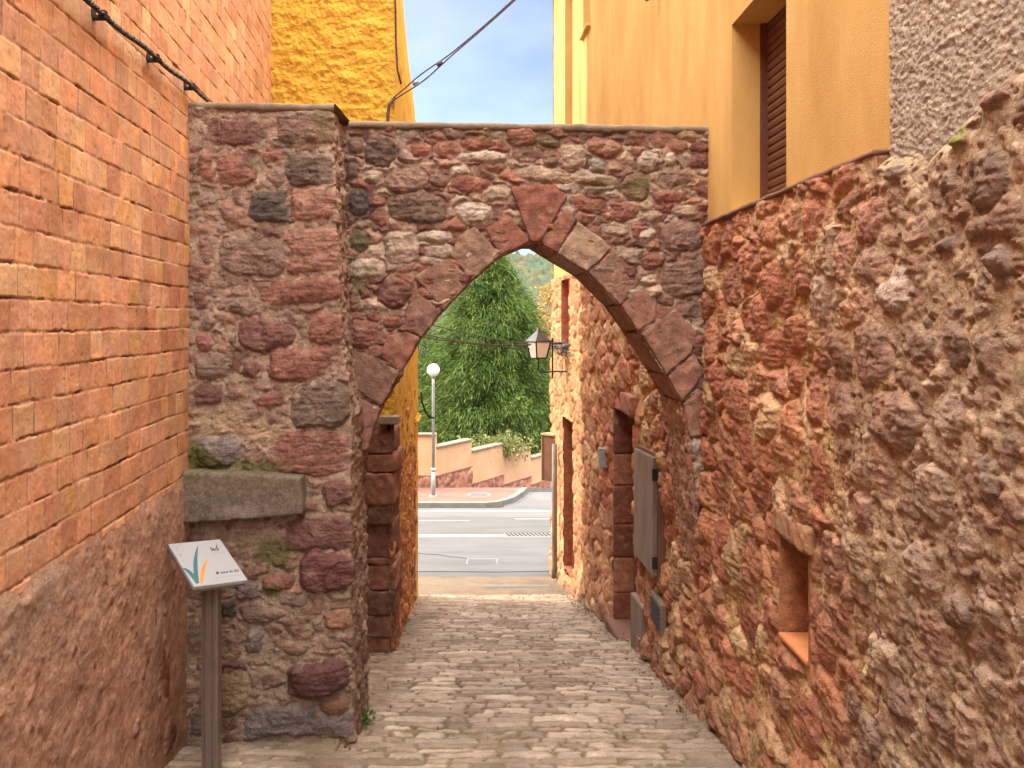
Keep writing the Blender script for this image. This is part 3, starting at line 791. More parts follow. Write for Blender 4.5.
# signed distance to the opening outline (for rounding the arris)
def polydist(path, u, v):
    d = np.full(u.shape, 9.)
    for a, b in zip(path[:-1], path[1:]):
        ab = b - a; L2 = (ab ** 2).sum()
        t = np.clip(((u - a[0]) * ab[0] + (v - a[1]) * ab[1]) / L2, 0, 1)
        d = np.minimum(d, np.hypot(u - a[0] - t * ab[0], v - a[1] - t * ab[1]))
    return d
def arch_wall():
    u = np.arange(-1.22, 1.46, .0062); v = np.arange(-1.3, 2.93, .0062)
    u, v = np.meshgrid(u, v)
    H, C = masonry(u, v, 300, cell=(.155, .088), fill=.82, peb=.5, edge=.010, gap=.004, hand=to_hand(arch_px, pa, 5.85), mortar=-.004, mamp=.008, shgt=(.010, .032), drop=.03, mcol=(.365, .25, .168), stain=.28, streak=.12, sat=.80, pits=.026, warp=.016,
                   pal=RED + [(.40,.28,.19),(.44,.33,.25),(.34,.22,.15)], rough=.006)
    def B(px, py, rx, ry, c, a, s):
        nonlocal C
        hu, hv = pa(px, py); C = blot(C, u, v, hu, hv, rx * 5.85 / F, ry * 5.85 / F, c, a, s)
    for (x, y, a, b) in ((360,205,18,20),(380,150,22,14),(352,160,8,24),(440,135,60,6),(600,136,80,6)): B(x, y, a, b, BLACK, .5, 310 + x)
    for (x, y, a, b) in ((358,242,16,12),(545,142,16,10),(360,285,10,10),(610,186,50,8),(640,186,14,20),(500,138,30,6)): B(x, y, a, b, MOSS, .38, 330 + x)
    d = polydist(OP, u, v)
    ins = inside(OP, u, v)
    sd = np.where(ins, -d, d)
    H = H - .03 * sstep(.03, -.004, sd)
    P = np.stack([u, DA(u) - H, v], -1)
    keep = (sd > -.010)
    keep = (keep[:-1, :-1] & keep[1:, :-1] & keep[:-1, 1:] & keep[1:, 1:])
    return grid_obj('wall', P, C, M['stone'], ar, keep)
arch_wall()
def jamb(path, seed, name='jamb'):
    """masonry face running back through the arch under the springing"""
    path = np.asarray(path); seg = np.hypot(*np.diff(path, axis=0).T); L = np.concatenate([[0], np.cumsum(seg)])
    s = np.arange(0, L[-1], .009); w = np.arange(-.004, .52, .009)
    S, Wd = np.meshgrid(s, w)
    px = np.interp(S, L, path[:, 0]); pz = np.interp(S, L, path[:, 1])
    tx = np.gradient(np.interp(s, L, path[:, 0])); tz = np.gradient(np.interp(s, L, path[:, 1]))
    k = np.ones(9) / 9
    tx = np.convolve(np.pad(tx, 4, 'edge'), k, 'valid'); tz = np.convolve(np.pad(tz, 4, 'edge'), k, 'valid')
    l = np.hypot(tx, tz); nx, nz = tz / l, -tx / l          # to the right of travel = into the opening
    H, C = masonry(Wd * 1.0 + 3, S, seed, cell=(.17, .12), mortar=.008, mamp=.012, shgt=(.0, .03), drop=.2, mcol=(.40, .265, .18), stain=.25, rough=.007)
    H = (H - .004) * sstep(-.004, .03, Wd) - .006 * sstep(.03, -.004, Wd)
    P = np.stack([px + BD[0] * Wd + nx[None] * H, DA(px) + Wd, pz + nz[None] * H], -1)
    return grid_obj(name, P, C, M['stone'], ar, flip=True)
jamb(OP[:13], 340)
jamb(OP[24:], 345)
# rear face of the arch wall
bm = bmesh.new()
rear = [(x + BD[0] * .5, DA(x) + .5, z) for x, z in OP]
zt = 2.93
outl = [(-2.0, -1.3), (-2.0, zt), (1.5, zt), (1.5, -1.3)]
poly = [(-1.25 + BD[0] * .5, 6.25, -1.4), (-1.25 + BD[0] * .5, 6.25, zt)] + [(1.42, 6.38, zt), (1.42, 6.38, -1.4)]
for (a, b) in zip(rear[:-1], rear[1:]):
    if a[0] < -.2 or b[0] < .0:
        pass
# split rear face into quads running from the opening edge up / sideways
vt = {}
def V_(p):
    k = tuple(round(c, 5) for c in p)
    if k not in vt: vt[k] = bm.verts.new(p)
    return vt[k]
for i in range(len(rear) - 1):
    a, b = rear[i], rear[i + 1]
    if i < 10: qa, qb = (-1.3, 6.24, a[2]), (-1.3, 6.24, b[2])
    elif i >= 25: qa, qb = (1.44, 6.39, a[2]), (1.44, 6.39, b[2])
    else: qa, qb = (a[0], a[1], zt), (b[0], b[1], zt)
    bm.faces.new([V_(a), V_(b), V_(qb), V_(qa)])
a = rear[10]; bm.faces.new([V_(a), V_((a[0], a[1], zt)), V_((-1.3, 6.24, zt)), V_((-1.3, 6.24, a[2]))])
a = rear[25]; bm.faces.new([V_(a), V_((1.44, 6.39, a[2])), V_((1.44, 6.39, zt)), V_((a[0], a[1], zt))])
M['rubbleplain'] = mat_flat('plain_rubble', (.36, .20, .13), .95, (.20, .09, .06), 7, 20, 1, .03)
bm_obj('rear_wall', bm, M['rubbleplain'], ar)

vous = [
 ('keystone', [(510.6,188),(534,185),(556,185),(568,197),(540,243),(531,243)], (.25,.082,.055), .020),
 ('voussoir', [(485.7,228),(509,215),(530.5,242),(500.5,256)], (.25,.085,.055), .012),
 ('voussoir', [(451,256),(457,238),(475,226),(501,254.5),(472.5,280.5)], (.30,.155,.10), .010),
 ('voussoir', [(414,277),(438,261),(452,259),(471.5,281.5),(444,310.5)], (.26,.12,.08), .010),
 ('voussoir', [(405,309),(418,293),(442.5,311.5),(422,337.5),(406,327)], (.23,.10,.072), .012),
 ('voussoir', [(381,357),(387,337),(406,330),(420.5,338.5),(401.5,372.5)], (.25,.09,.06), .010),
 ('voussoir', [(351,350),(379,358),(400.5,373.5),(382,406),(366,397),(351,383)], (.24,.105,.072), .014),
 ('voussoir', [(351,398),(366,400),(381,408),(374,428),(368,450),(351,452)], (.25,.10,.07), .010),
 ('voussoir', [(540.5,243),(566,207),(577,219),(556.5,254)], (.25,.088,.06), .012),
 ('voussoir', [(557.5,253.5),(578,221),(612,248),(587,272)], (.33,.19,.125), .016),
 ('voussoir', [(587.5,272.5),(613,249),(643,279),(620.5,305)], (.29,.135,.09), .012),
 ('voussoir', [(621,305.5),(641,287),(657,300),(655,320),(638,331)], (.27,.115,.078), .012),
 ('voussoir', [(641,334),(675,308),(697,333),(692,352),(666,375)], (.28,.12,.08), .018),
 ('voussoir', [(667,376),(694,353),(703,375),(682,402)], (.27,.105,.07), .014),
 ('voussoir', [(682,403),(706,387),(710,434),(690,437)], (.29,.115,.075), .016)]
for k, (nm, poly, c, proud) in enumerate(vous):
    q = [pa(*p) for p in poly]
    cx = sum(a[0] for a in q) / len(q); cz = sum(a[1] for a in q) / len(q)
    q = [(cx + (x - cx) * .985, cz + (z - cz) * .985) for x, z in q]
    dep = .50 + .02 * random.random()
    bm = bmesh.new()
    fr = [bm.verts.new((x, DA(x) - proud - .012, z)) for x, z in q]
    bk_ = [bm.verts.new((x + BD[0] * dep, DA(x) + dep, z)) for x, z in q]
    bm.faces.new(fr); bm.faces.new(bk_[::-1])
    for i in range(len(q)):
        j = (i + 1) % len(q); bm.faces.new([fr[i], bk_[i], bk_[j], fr[j]])
    remeshed(nm, bm, M['stone'], ar, .0085, .010, tuple(np.array(c) * (1.02, 1.18, 1.3) * (1., 1.10, .90, 1.06)[k % 4] + (0, .012, .008)), 500 + k * 7, freq=11.)

# copings: thin mortar caps on pier and wall
def coping(x0, x1, fD, y_t, dpth, seed):
    u = np.arange(x0, x1, .012)
    prof = [(.030, -.012), (-.014, -.010), (-.026, .004), (-.026, .022), (-.016, .034), (.01, .042), (.1, .046), (dpth * .6, .048), (dpth, .038), (dpth + .01, -.012)]
    rows = []
    for (d, z) in prof:
        nz = .006 * fbm(u * 5, u * 0 + z * 30, 4, seed); nd = .008 * fbm(u * 4, u * 0 + 3, 3, seed + 1)
        rows.append(np.stack([u, fD(u) + d + nd, y_t + z + nz + 0 * u], -1))
    P = np.array(rows)
    return grid_obj('coping', P, None, M['cope'], ar)
coping(-2.02, -1.085, DP, 2.915, .75, 380)
coping(-1.10, 1.40, DA, 2.925, .55, 384)

# grey stone shelf in the pier, and low footing
def shelf():
    bm = bmesh.new()
    fr = [(178.5,472),(240,474),(299,479),(301,516),(250,520),(178.5,524)]
    q = [((x - 512) * 5.08 / F, EYE + (320 - y) * 5.08 / F) for x, y in fr]
    a = [bm.verts.new((x, 5.08 + .06 * (x + 1.9), z)) for x, z in q]; b = [bm.verts.new((x * 1.0, 5.34, z)) for x, z in q]
    bm.faces.new(a); bm.faces.new(b[::-1])
    for i in range(len(q)):
        j = (i + 1) % len(q); bm.faces.new([a[i], b[i], b[j], a[j]])
    o = remeshed('shelf', bm, M['slab'], ar, .011, .004, (.20, .155, .105), 620)
    me = o.data; n = len(me.vertices)
    V = np.empty(n * 3, np.float32); me.vertices.foreach_get('co', V); V = V.reshape(-1, 3).astype(float)
    top = V[:, 2].max()
    c = np.array([.165, .132, .105])[None] * (1 + .6 * fbm(V[:, 0] * 45, V[:, 2] * 45, 3, 621, .8))[:, None]
    ms = (sstep(top - .24, top - .02, V[:, 2] + .05 * fbm(V[:, 0] * 8, V[:, 2] * 8, 3, 622)) * .30)[:, None]
    c = c * (1 - ms) + np.array([.13, .115, .05]) * ms
    gr = (sstep(.1, .5, fbm(V[:, 0] * 4, V[:, 2] * 6, 3, 623)) * sstep(top - .1, top - .25, V[:, 2]) * .7)[:, None]
    c = c * (1 - gr) + np.array([.27, .215, .19]) * gr
    cc = np.ones((n, 4), np.float32); cc[:, :3] = np.clip(c, 0.01, 1)
    me.color_attributes['col'].data.foreach_set('color', cc.ravel())
shelf()
bm = bmesh.new(); box_bm(bm, -1.90, -1.06, 4.90, 5.4, -1.3, -.965)
o = remeshed('footing', bm, M['slab'], ar, .016, .006, (.20, .165, .11), 640)

# ==================================================================== YELLOW HOUSE (left, beyond the arch)
yh = thing('yellow_house', 'deep yellow plastered house beyond the arch on the left, rough red stones at its foot', 'house', (-1.6, 10, GZ(10)))
YN = -1.115
def far_x(z):   # outline of the far corner leans back as it rises
    return np.interp(z, [-3, 4.2, 4.45, 5.3, 6.1, 9], [-1.327, -1.327, -1.36, -1.47, -1.553, -1.75])
# street side: plastered upper wall
u = np.linspace(8.0, 12.0, 120); v = np.arange(-2.4, 8.0, .03)
u, v = np.meshgrid(u, v)
t = (u - 8) / 4
Xs = YN * (1 - t) + far_x(v) * t
st_lim = zpx(440, 9.5) + .14 * fbm(u * 2, v * 0 + 1, 4, 700) - .10 * (u - 8)
d_ = .014 * fbm(u * 3, v * 3, 4, 701) + .006 * fbm(u * 12, v * 12, 3, 702)
P = np.stack([Xs + d_, u, v], -1)
far_strip = u > 11.45
keep = ((v > st_lim) | far_strip)[:-1, :-1]
grid_obj('wall', P, None, M['yellow'], yh, keep, flip=True)
# stones showing in the lower street side
u2 = np.arange(7.9, 11.6, .012); v2 = np.arange(-2.4, .75, .012)
u2, v2 = np.meshgrid(u2, v2); t2 = np.clip((u2 - 8) / 4, 0, 1)
H, C = masonry(u2, v2, 710, cell=(.22, .15), mortar=.006, mamp=.014, shgt=(.0, .05), drop=.12, mcol=(.46, .24, .09), stain=.05,
               pal=[(.36, .13, .06), (.42, .17, .07), (.33, .11, .06), (.46, .22, .10), (.40, .15, .06)])
yel = (sstep(-1.2, .5, v2 + .5 * fbm(u2 * 3, v2 * 3, 4, 711)) * .65 * sstep(-.2, .4, fbm(u2 * 5, v2 * 3, 3, 712)))[..., None]
C = C * (1 - yel) + np.array([.66, .31, .03]) * yel
grid_obj('stone_base', np.stack([YN * (1 - t2) + -1.327 * t2 + H - .022, u2, v2], -1), C, M['stone'], yh, flip=True)
# gable facing the camera: rough plaster above, big dark quoins below
u3 = np.arange(-2.42, YN + .02, .014); v3 = np.arange(-1.9, 8.0, .014)
u3, v3 = np.meshgrid(u3, v3)
hh = .030 * fbm(u3 * 5, v3 * 7, 4, 720, .6) + .010 * fbm(u3 * 22, v3 * 22, 3, 721)
lim = zpx(418, 8.0)
P = np.stack([u3, 8.0 - hh * sstep(YN + .02, YN - .08, u3), v3], -1)
keep = (v3 > lim)[:-1, :-1]
grid_obj('wall', P, None, M['yellow_rough'], yh, keep)
quo = [(430,452,0),(453,470,1),(472,503,0),(504,522,1),(523,556,0),(556,562,1),(563,588,0),(589,612,1),(613,634,0),(635,663,1)]
for k, (ya, yb, m) in enumerate(quo):
    z1, z0 = zpx(ya, 8.0) + .004, zpx(yb, 8.0) - .004
    ex = random.uniform(-.02, .03) + (-.035 if k in (5, 8) else 0)
    bm = bmesh.new(); box_bm(bm, -1.9, YN + max(ex, -.015) + .012, 7.93 - random.uniform(0, .05), 8.45, z0, z1)
    cc = [(.20, .095, .068), (.25, .115, .08), (.27, .125, .088), (.15, .075, .058)][k % 4]
    remeshed('quoin', bm, M['stone'], yh, .016, .014, cc, 730 + k * 3, freq=9.)
box('wall', -2.4, YN - .06, 7.965, 8.0, -1.9, lim + .02, M['rubbleplain'], yh, 0)
box('sill', (379 - 512) * 7.9 / F, (399 - 512) * 7.9 / F, 7.84, 8.02, zpx(424, 7.9), zpx(416, 7.9), M['slab'] if False else M['cope'], yh, .008)
# yellow string course stub and main body
bm = bmesh.new()
for (d0, d1, zc) in ((11.2, 12.03, zpx(418, 11.6)),):
    x0 = YN * (1 - (d0 - 8) / 4) - 1.327 * (d0 - 8) / 4
    hexpts = [(x0 - .1, d0, zc - .05), (x0 + .05, d0, zc - .05), (-1.327 + .05, d1, zc - .05), (-1.427, d1, zc - .05)]
    vs = [bm.verts.new(p) for p in hexpts] + [bm.verts.new((p[0], p[1], p[2] + .08)) for p in hexpts]
    for f in ((0, 1, 2, 3), (4, 7, 6, 5), (0, 4, 5, 1), (1, 5, 6, 2), (2, 6, 7, 3), (3, 7, 4, 0)): bm.faces.new([vs[i] for i in f])
bm_obj('string_course', bm, M['yellow'], yh, .03)
bm = bmesh.new()
zs = [-2.4, 4.2, 4.45, 5.3, 6.1, 8.0]
rings = [[bm.verts.new(p) for p in ((YN - .07, 8.06, z), (float(far_x(z)) - .03, 11.99, z), (-6.5, 12.0, z), (-6.5, 8.06, z))] for z in zs]
bm.faces.new(rings[-1]); bm.faces.new(rings[0][::-1])
for a, b in zip(rings[:-1], rings[1:]):
    for i in range(4):
        j = (i + 1) % 4; bm.faces.new([a[i], a[j], b[j], b[i]])
bm_obj('wall', bm, M['yellow'], yh)
# cables on the yellow house
p = [W(419, 392, 11.7), W(420, 402, 11.8), W(423, 411, 11.9), W(427, 417, 12.0), W(432, 418, 12.1)]
hc = tube('hanging_cable', [q + np.array([.03, 0, 0]) for q in p], .014, M['dark'], None, 6)
tag(rebase(hc, tuple(p[0])), 'short dark cable end curling off the corner of the yellow house', 'cable')

# ==================================================================== RIGHT-HAND HOUSES
oh = thing('ochre_house', 'orange plastered house on the right with a brown shutter, standing on red rubble walling', 'house', (1.4, 8, GZ(8)))
rh = thing('roughcast_house', 'grey roughcast house at the right edge above bulging rubble stones', 'house', (1.5, 2.2, GZ(2.2)))
ZL = EYE + .655                         # ledge height
holes = {  # D0, D1, z0, z1
 'niche': (3.95, 4.33, zpx(667, 3.95), zpx(553, 3.95)),
 'door': (8.32, 9.20, zpx(620, 9.2), zpx(408, 9.2)),
 'far_door': (11.98, 12.72, zpx(574, 12.3), zpx(420, 12.3)),
 'low_window': (12.28, 12.95, zpx(345, 12.6), EYE + .60)}
def rw(px, py):
    D = Dr(px); return D, zpx(py, D)
hand_r = []
def HR(px, py, wpx, hpx, c, hg, ang=0, pw=2.4):
    D0, D1 = Dr(px + wpx / 2), Dr(px - wpx / 2); D, z = rw(px, py)
    hand_r.append((D, z, abs(D1 - D0), hpx * D / F, ang, pw, tuple(.60 * 1.15 * np.array(c) + .40 * np.array([.40, .19, .11])), hg * .55))
for a in [(879,220,32,44,(.42,.13,.085),.075,-8),(905,291,30,50,(.46,.37,.33),.085,10),(859,254,24,58,rd2,.065),(883,266,32,40,(.36,.20,.15),.07),(778,285,20,48,rd,.06),(737,285,20,44,dr_,.05),
          (883,356,42,66,br,.08),(906,420,46,60,br,.085),(930,349,30,50,br,.06),(967,345,32,52,mb,.075),(1001,356,28,50,br,.075),(962,417,40,50,tn_,.075),(852,410,36,52,rd2,.07),(822,400,24,50,rd2,.065),
          (854,356,26,56,br,.07),(944,495,42,60,tn_,.08),(986,541,30,42,tn_,.06),(932,570,36,58,tn_,.08),(969,611,30,42,mb,.085),(1002,611,24,40,tn_,.08),(851,601,20,62,rd,.07),(835,645,18,60,rd,.065),
          (878,512,20,38,rd2,.07),(1006,483,26,50,gp,.06),(830,300,22,56,(.40,.30,.24),.06),(810,270,18,50,rd2,.055),(756,262,24,42,rd2,.06),(955,248,22,20,bk,.09),(998,250,14,16,dr_,.07),
          (1018,265,22,40,gp,.08),(973,308,24,12,gp,.07),(980,270,14,28,oc,.06),(1003,310,30,14,tn_,.07),(725,380,18,40,rd,.06),(745,400,22,46,rd2,.06),(765,320,18,50,rd2,.055),(800,335,24,40,rd2,.06),
          (842,385,10,40,(.44,.17,.10),.07),(808,600,0.1,0.1,rd,.01),(840,560,26,60,rd2,.06),(760,560,20,40,rd2,.06),(780,620,16,40,rd,.06),(905,700,30,40,dr_,.07),(950,720,30,50,dr_,.06),(880,735,24,46,gp,.07),
          (820,720,22,60,rd,.07),(860,700,22,40,br,.06),(790,690,18,44,br,.07),(1000,690,34,44,tn_,.06),(1000,180,46,60,mb,.09),(960,190,20,50,br,.07),(917,160,18,30,br,.06),(905,205,18,44,rd,.06),
          (972,140,20,22,oc,.10),(955,118,14,30,br,.09),(1010,95,36,34,rd2,.09),(905,170,24,26,(.34,.26,.2),.09)]:
    HR(*a[:6], *(a[6:7] or ()))
def rubble(parent, d0, d1, step, z_top, seed, cell, base_off, name='rubble_wall', far=False):
    u = np.arange(d0, d1 + step * .5, step) if far else np.concatenate([d0 * np.exp(np.arange(0, np.log(d1 / d0), .0024)), [d1]]); v = np.arange(-1.9 if not far else -3.0, z_top, step * (.92 if far else .70))
    u, v = np.meshgrid(u, v)
    madd = .013 * sstep(4.3, 3.0, u + .5 * fbm(u * 2, v * 2, 3, 801)) - .014 * sstep(4.6, 6.0, u) + .022 * sstep(-.5, -1.3, v) * sstep(6, 3, u)
    H, C = masonry(u, v, seed, cell=cell, jit=.42, hand=hand_r if not far else (), mortar=.005, mamp=.009, shgt=(.019, .040), drop=.04, warp=.024, rough=.0065, pits=.022, fill=.92, facet=.26, peb=.35, lump=.35,
                   mcol=(.50, .325, .165), stain=.16, edge=.009, round_=.012, gap=.007, mortar_add=madd, streak=.08,
                   pal=[(.37, .155, .088), (.41, .185, .105), (.33, .13, .08), (.44, .225, .125), (.38, .16, .092), (.47, .29, .165), (.34, .145, .088), (.42, .21, .125), (.46, .30, .18)])
    H = H + .030 * fbm(u * 1.3, v * 1.3, 2, seed + 50)
    grey = (.60 * sstep(4.1, 3.0, u + .5 * fbm(u * 2, v * 2, 4, seed + 52)))[..., None]
    C = C * (1 - grey) + C.mean(-1, keepdims=True) * np.array([1.20, .96, .76]) * grey * .92
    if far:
        sun_tint = (sstep(9.6, 11.4, u) * .45)[..., None]  # warm sunlight on the far stretch painted into the wall colour
        C = C * (1 - sun_tint) + (np.array([.45, .235, .09]) * (.72 + .5 * C.mean(-1, keepdims=True) / .2)) * sun_tint
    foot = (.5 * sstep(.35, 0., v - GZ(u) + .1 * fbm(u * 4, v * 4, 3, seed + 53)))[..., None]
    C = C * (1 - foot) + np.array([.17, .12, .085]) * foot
    H = H + .05 * sstep(.5, 0, v - GZ(u))
    return u, v, H, C
def cut(u, v, hs, marg=.0):
    k = np.ones(u.shape, bool)
    for h in hs:
        a = holes[h]; k &= ~((u > a[0]) & (u < a[1]) & (v > a[2]) & (v < a[3]))
    return k
def face_keep(k): return k[:-1, :-1] & k[1:, :-1] & k[:-1, 1:] & k[1:, 1:]
# under the ochre house
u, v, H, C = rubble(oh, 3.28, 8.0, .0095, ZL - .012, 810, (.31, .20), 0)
H = H - .06 * sstep(3.305, 3.283, u)
k = cut(u, v, ('niche',))
edge_n = np.minimum(np.minimum(np.abs(u - holes['niche'][0]), np.abs(u - holes['niche'][1])), np.minimum(np.abs(v - holes['niche'][2]), np.abs(v - holes['niche'][3])))
inr = (u > 3.85) & (u < 4.43) & (v > holes['niche'][2] - .1) & (v < holes['niche'][3] + .1)
H = np.where(inr, H * sstep(0, .07, edge_n) + .02 * sstep(.07, 0, edge_n), H)
# jamb of the arch grows out of this wall
grid_obj('rubble_wall', np.stack([Xr(u) - .02 - H, u, v], -1), C, M['stone'], oh, face_keep(k))
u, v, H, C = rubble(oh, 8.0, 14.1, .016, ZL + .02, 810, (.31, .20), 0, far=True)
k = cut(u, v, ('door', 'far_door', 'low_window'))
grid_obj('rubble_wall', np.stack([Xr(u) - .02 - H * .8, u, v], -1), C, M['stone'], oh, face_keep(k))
# under the roughcast house
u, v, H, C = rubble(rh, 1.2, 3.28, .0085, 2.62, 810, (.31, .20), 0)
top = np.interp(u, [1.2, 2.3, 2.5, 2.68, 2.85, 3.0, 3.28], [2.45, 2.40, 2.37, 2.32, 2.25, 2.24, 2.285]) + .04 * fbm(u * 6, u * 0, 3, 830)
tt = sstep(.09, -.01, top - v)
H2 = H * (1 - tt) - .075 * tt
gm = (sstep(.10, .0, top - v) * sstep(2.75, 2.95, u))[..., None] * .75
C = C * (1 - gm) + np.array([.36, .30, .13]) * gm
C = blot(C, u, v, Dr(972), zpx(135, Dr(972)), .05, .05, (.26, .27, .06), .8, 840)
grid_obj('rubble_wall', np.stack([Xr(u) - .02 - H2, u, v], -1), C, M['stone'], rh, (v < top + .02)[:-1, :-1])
# roughcast
u = np.arange(1.2, 3.285, .0068); v = np.arange(2.10, 4.2, .0062); u, v = np.meshgrid(u, v)
nz = fbm(u * 30, v * 38, 4, 850, .7); nz2 = fbm(u * 16, v * 26, 3, 851)
H = .006 * nz + .008 * np.abs(nz2) + .004 * fbm(u * 70, v * 70, 2, 852)
C = np.array([.43, .365, .29]) * (1 + .22 * nz + .12 * fbm(u * 2, v * 2, 3, 853))[..., None]
edge = sstep(3.285, 3.26, u)
grid_obj('roughcast_wall', np.stack([Xr(u) + .014 - .012 * edge - H * edge, u, v], -1), C, M['roughcast'], rh)
slab_wall('rubble_wall', 3.284, 3.40, -1.6, ZL - .024, -.030, .06, M['rubbleplain'], oh, fx=Xr, sgn=1)
slab_wall('wall', -6, 3.279, -1.6, 7.2, .062, 4, M['rubbleplain'], rh, fx=Xr, sgn=1)
slab_wall('wall', -6, 1.2, -.9, 7.2, 0, .06, M['rubbleplain'], rh, fx=Xr, sgn=1)
slab_wall('wall', 1.2, 3.279, 4.19, 7.2, .03, .03, M['rubbleplain'], rh, fx=Xr, sgn=1)

# ochre plaster facade with openings
def facade():
    op = [(4.39, 5.33, ZL + .015, zpx(25, 5.33)), (10.9, 11.42, 3.80 + EYE, 6.6), (12.28, 12.95, EYE + 1.9, 6.6)]
    us = sorted(set([3.28, 8.0, 11.9, 14.1] + [a for o_ in op for a in o_[:2]] + list(np.arange(3.6, 14, .5))))
    vs_ = sorted(set([ZL + .004, 7.15] + [a for o_ in op for a in o_[2:]]))
    bm = bmesh.new()
    cache = {}
    def vv(d, z, off=0.):
        k = (round(d, 4), round(z, 4), round(off, 4))
        if k not in cache: cache[k] = bm.verts.new((float(Xr(d)) + .012 + off, d, z))
        return cache[k]
    def hole(a, b, c, d):
        return any(a >= o_[0] - 1e-6 and b <= o_[1] + 1e-6 and c >= o_[2] - 1e-6 and d <= o_[3] + 1e-6 for o_ in op)
    for a, b in zip(us[:-1], us[1:]):
        for c, d in zip(vs_[:-1], vs_[1:]):
            if not hole(a, b, c, d): bm.faces.new([vv(a, c), vv(a, d), vv(b, d), vv(b, c)])
    for (a, b, c, d) in op:
        q = .245
        ins = [x for x in us if a - 1e-6 <= x <= b + 1e-6]
        bm.faces.new([vv(b, c), vv(b, d), vv(b, d, q), vv(b, c, q)])
        bm.faces.new([vv(a, c), vv(a, c, q), vv(a, d, q), vv(a, d)])
        for x0, x1 in zip(ins[:-1], ins[1:]):
            bm.faces.new([vv(x0, d), vv(x0, d, q), vv(x1, d, q), vv(x1, d)])
            bm.faces.new([vv(x0, c), vv(x1, c), vv(x1, c, q), vv(x0, c, q)])
    bmesh.ops.recalc_face_normals(bm, faces=bm.faces[:])
    me = bpy.data.meshes.new('wall'); bm.to_mesh(me); bm.free()
    link('wall', me, M['ochre'], oh)
    # roller shutter
    a, b, c, d = op[0]
    fr = None
    def shutter(a, b, c, d, mat, pitch=.052):
        u = np.array([a - .01, b + .01]); z = []; x = []
        zz = c - .01
        while zz < min(d, 6.5) + .01:
            for (f, dx) in ((0, .008), (.12, 0), (.5, -.004), (.85, 0), (.92, .012), (1, .012)):
                z.append(zz + f * pitch); x.append(dx)
            zz += pitch
        z = np.array(z); x = np.array(x)
        P = np.stack([np.stack([Xr(uu) + .225 + x, 0 * x + uu, z], -1) for uu in (a - .01, b + .01)], 1)
        o = grid_obj('shutter', P, None, mat, oh)
        for p in o.data.polygons: p.use_smooth = False
        return o
    sh = shutter(a, b, c, d, M['shutter'])
    tag(sh, 'brown roller shutter with narrow horizontal slats')
    # side guide rails
    for dd in (b - .035, a):
        bm = bmesh.new(); x0 = float(Xr(dd)); box_bm(bm, x0 + .185, x0 + .245, dd, dd + .035, c, d); bm_obj('shutter_rail', bm, M['shutter'], oh, .004)
    shutter(*op[1], M['shutter']); 
    a, b, c, d = op[2]
    shutter(a, b, c, d, M['grey_metal'])
    for (a, b, c, d) in op[1:]:
        p = [(float(Xr(a)) - .04, a - .04, c - .035), (float(Xr(b)) - .04, b + .04, c - .035), (float(Xr(b)) + .24, b + .04, c - .035), (float(Xr(a)) + .24, a - .04, c - .035)]
        hexa('window_sill', [*p, *[(x, y, z + .04) for x, y, z in p]], M['ochre'], oh, .005)
facade()
# brown ledge under the plaster, clipped behind the arch
p = []
for d in np.arange(3.27, 5.84, .03): p.append(d)
u = np.array(p)
rows = []
for (x, z) in ((.03, .014), (-.030, .012), (-.048, .006), (-.050, -.016), (-.03, -.020), (.03, -.022)):
    rows.append(np.stack([Xr(u) + x + .004 * fbm(u * 9, u * 0 + x * 9, 3, 860), u, ZL + z + .005 * fbm(u * 7, u * 0 + z * 30, 3, 861)], -1))
rows = np.array(rows); rows[:, 0, 0] = float(Xr(3.27)) + .03; rows[:, 0, 2] = ZL - .004
grid_obj('ledge', rows, None, M['ledge'], oh, flip=True)
# house body
bm = bmesh.new()
rings = [[bm.verts.new(p) for p in ((float(Xr(3.29)) + .27, 3.29, z), (float(Xr(8.0)) + .27, 8.0, z), (float(Xr(11.9)) + .27, 11.9, z), (float(Xr(14.05)) + .27, 14.05, z), (7, 14.05, z), (7, 3.29, z))] for z in (-3.2, 7.15)]
bm.faces.new(rings[1]); bm.faces.new(rings[0][::-1])
for i in range(6):
    j = (i + 1) % 6; bm.faces.new([rings[0][i], rings[0][j], rings[1][j], rings[1][i]])
bm_obj('wall', bm, M['ochre'], oh)
# end wall towards the road
u = np.arange(.68, 7, .05); v = np.arange(-3, 7.15, .05); u, v = np.meshgrid(u, v)
H, C = masonry(u, v, 870, cell=(.25, .2), mortar=.01)
grid_obj('end_wall', np.stack([u, 14.1 + H, v], -1), C, M['stone'], oh, flip=True)
# eaves: tiles along the top of the facade
bm = bmesh.new()
for d in np.arange(3.4, 14.2, .22):
    x = float(Xr(d)); box_bm(bm, x - .28, x + .8, d, d + .19, 7.15, 7.22)
bm_obj('eaves', bm, M['terracotta'], oh, .02)
bm = bmesh.new(); vs = []
p = [(float(Xr(3.29)) - .2, 3.29), (float(Xr(8)) - .2, 8.0), (float(Xr(11.9)) - .2, 11.9), (float(Xr(14.1)) - .2, 14.2), (7, 14.2), (7, 3.29)]
r0 = [bm.verts.new((x, y, 7.222)) for x, y in p]; r1 = [bm.verts.new((x, y, 7.34)) for x, y in p]
bm.faces.new(r0[::-1]); bm.faces.new(r1)
for i in range(6):
    j = (i + 1) % 6; bm.faces.new([r0[i], r0[j], r1[j], r1[i]])
bm_obj('roof', bm, M['terracotta'], oh)
# spout high on the facade
D = Dr(658); z = zpx(0, D)
tube('spout', [(float(Xr(D)) + .05, D, z + .05), (float(Xr(D)) - .07, D - .01, z + .02), (float(Xr(D)) - .11, D - .02, z - .0)], .022, M['ledge'], oh)

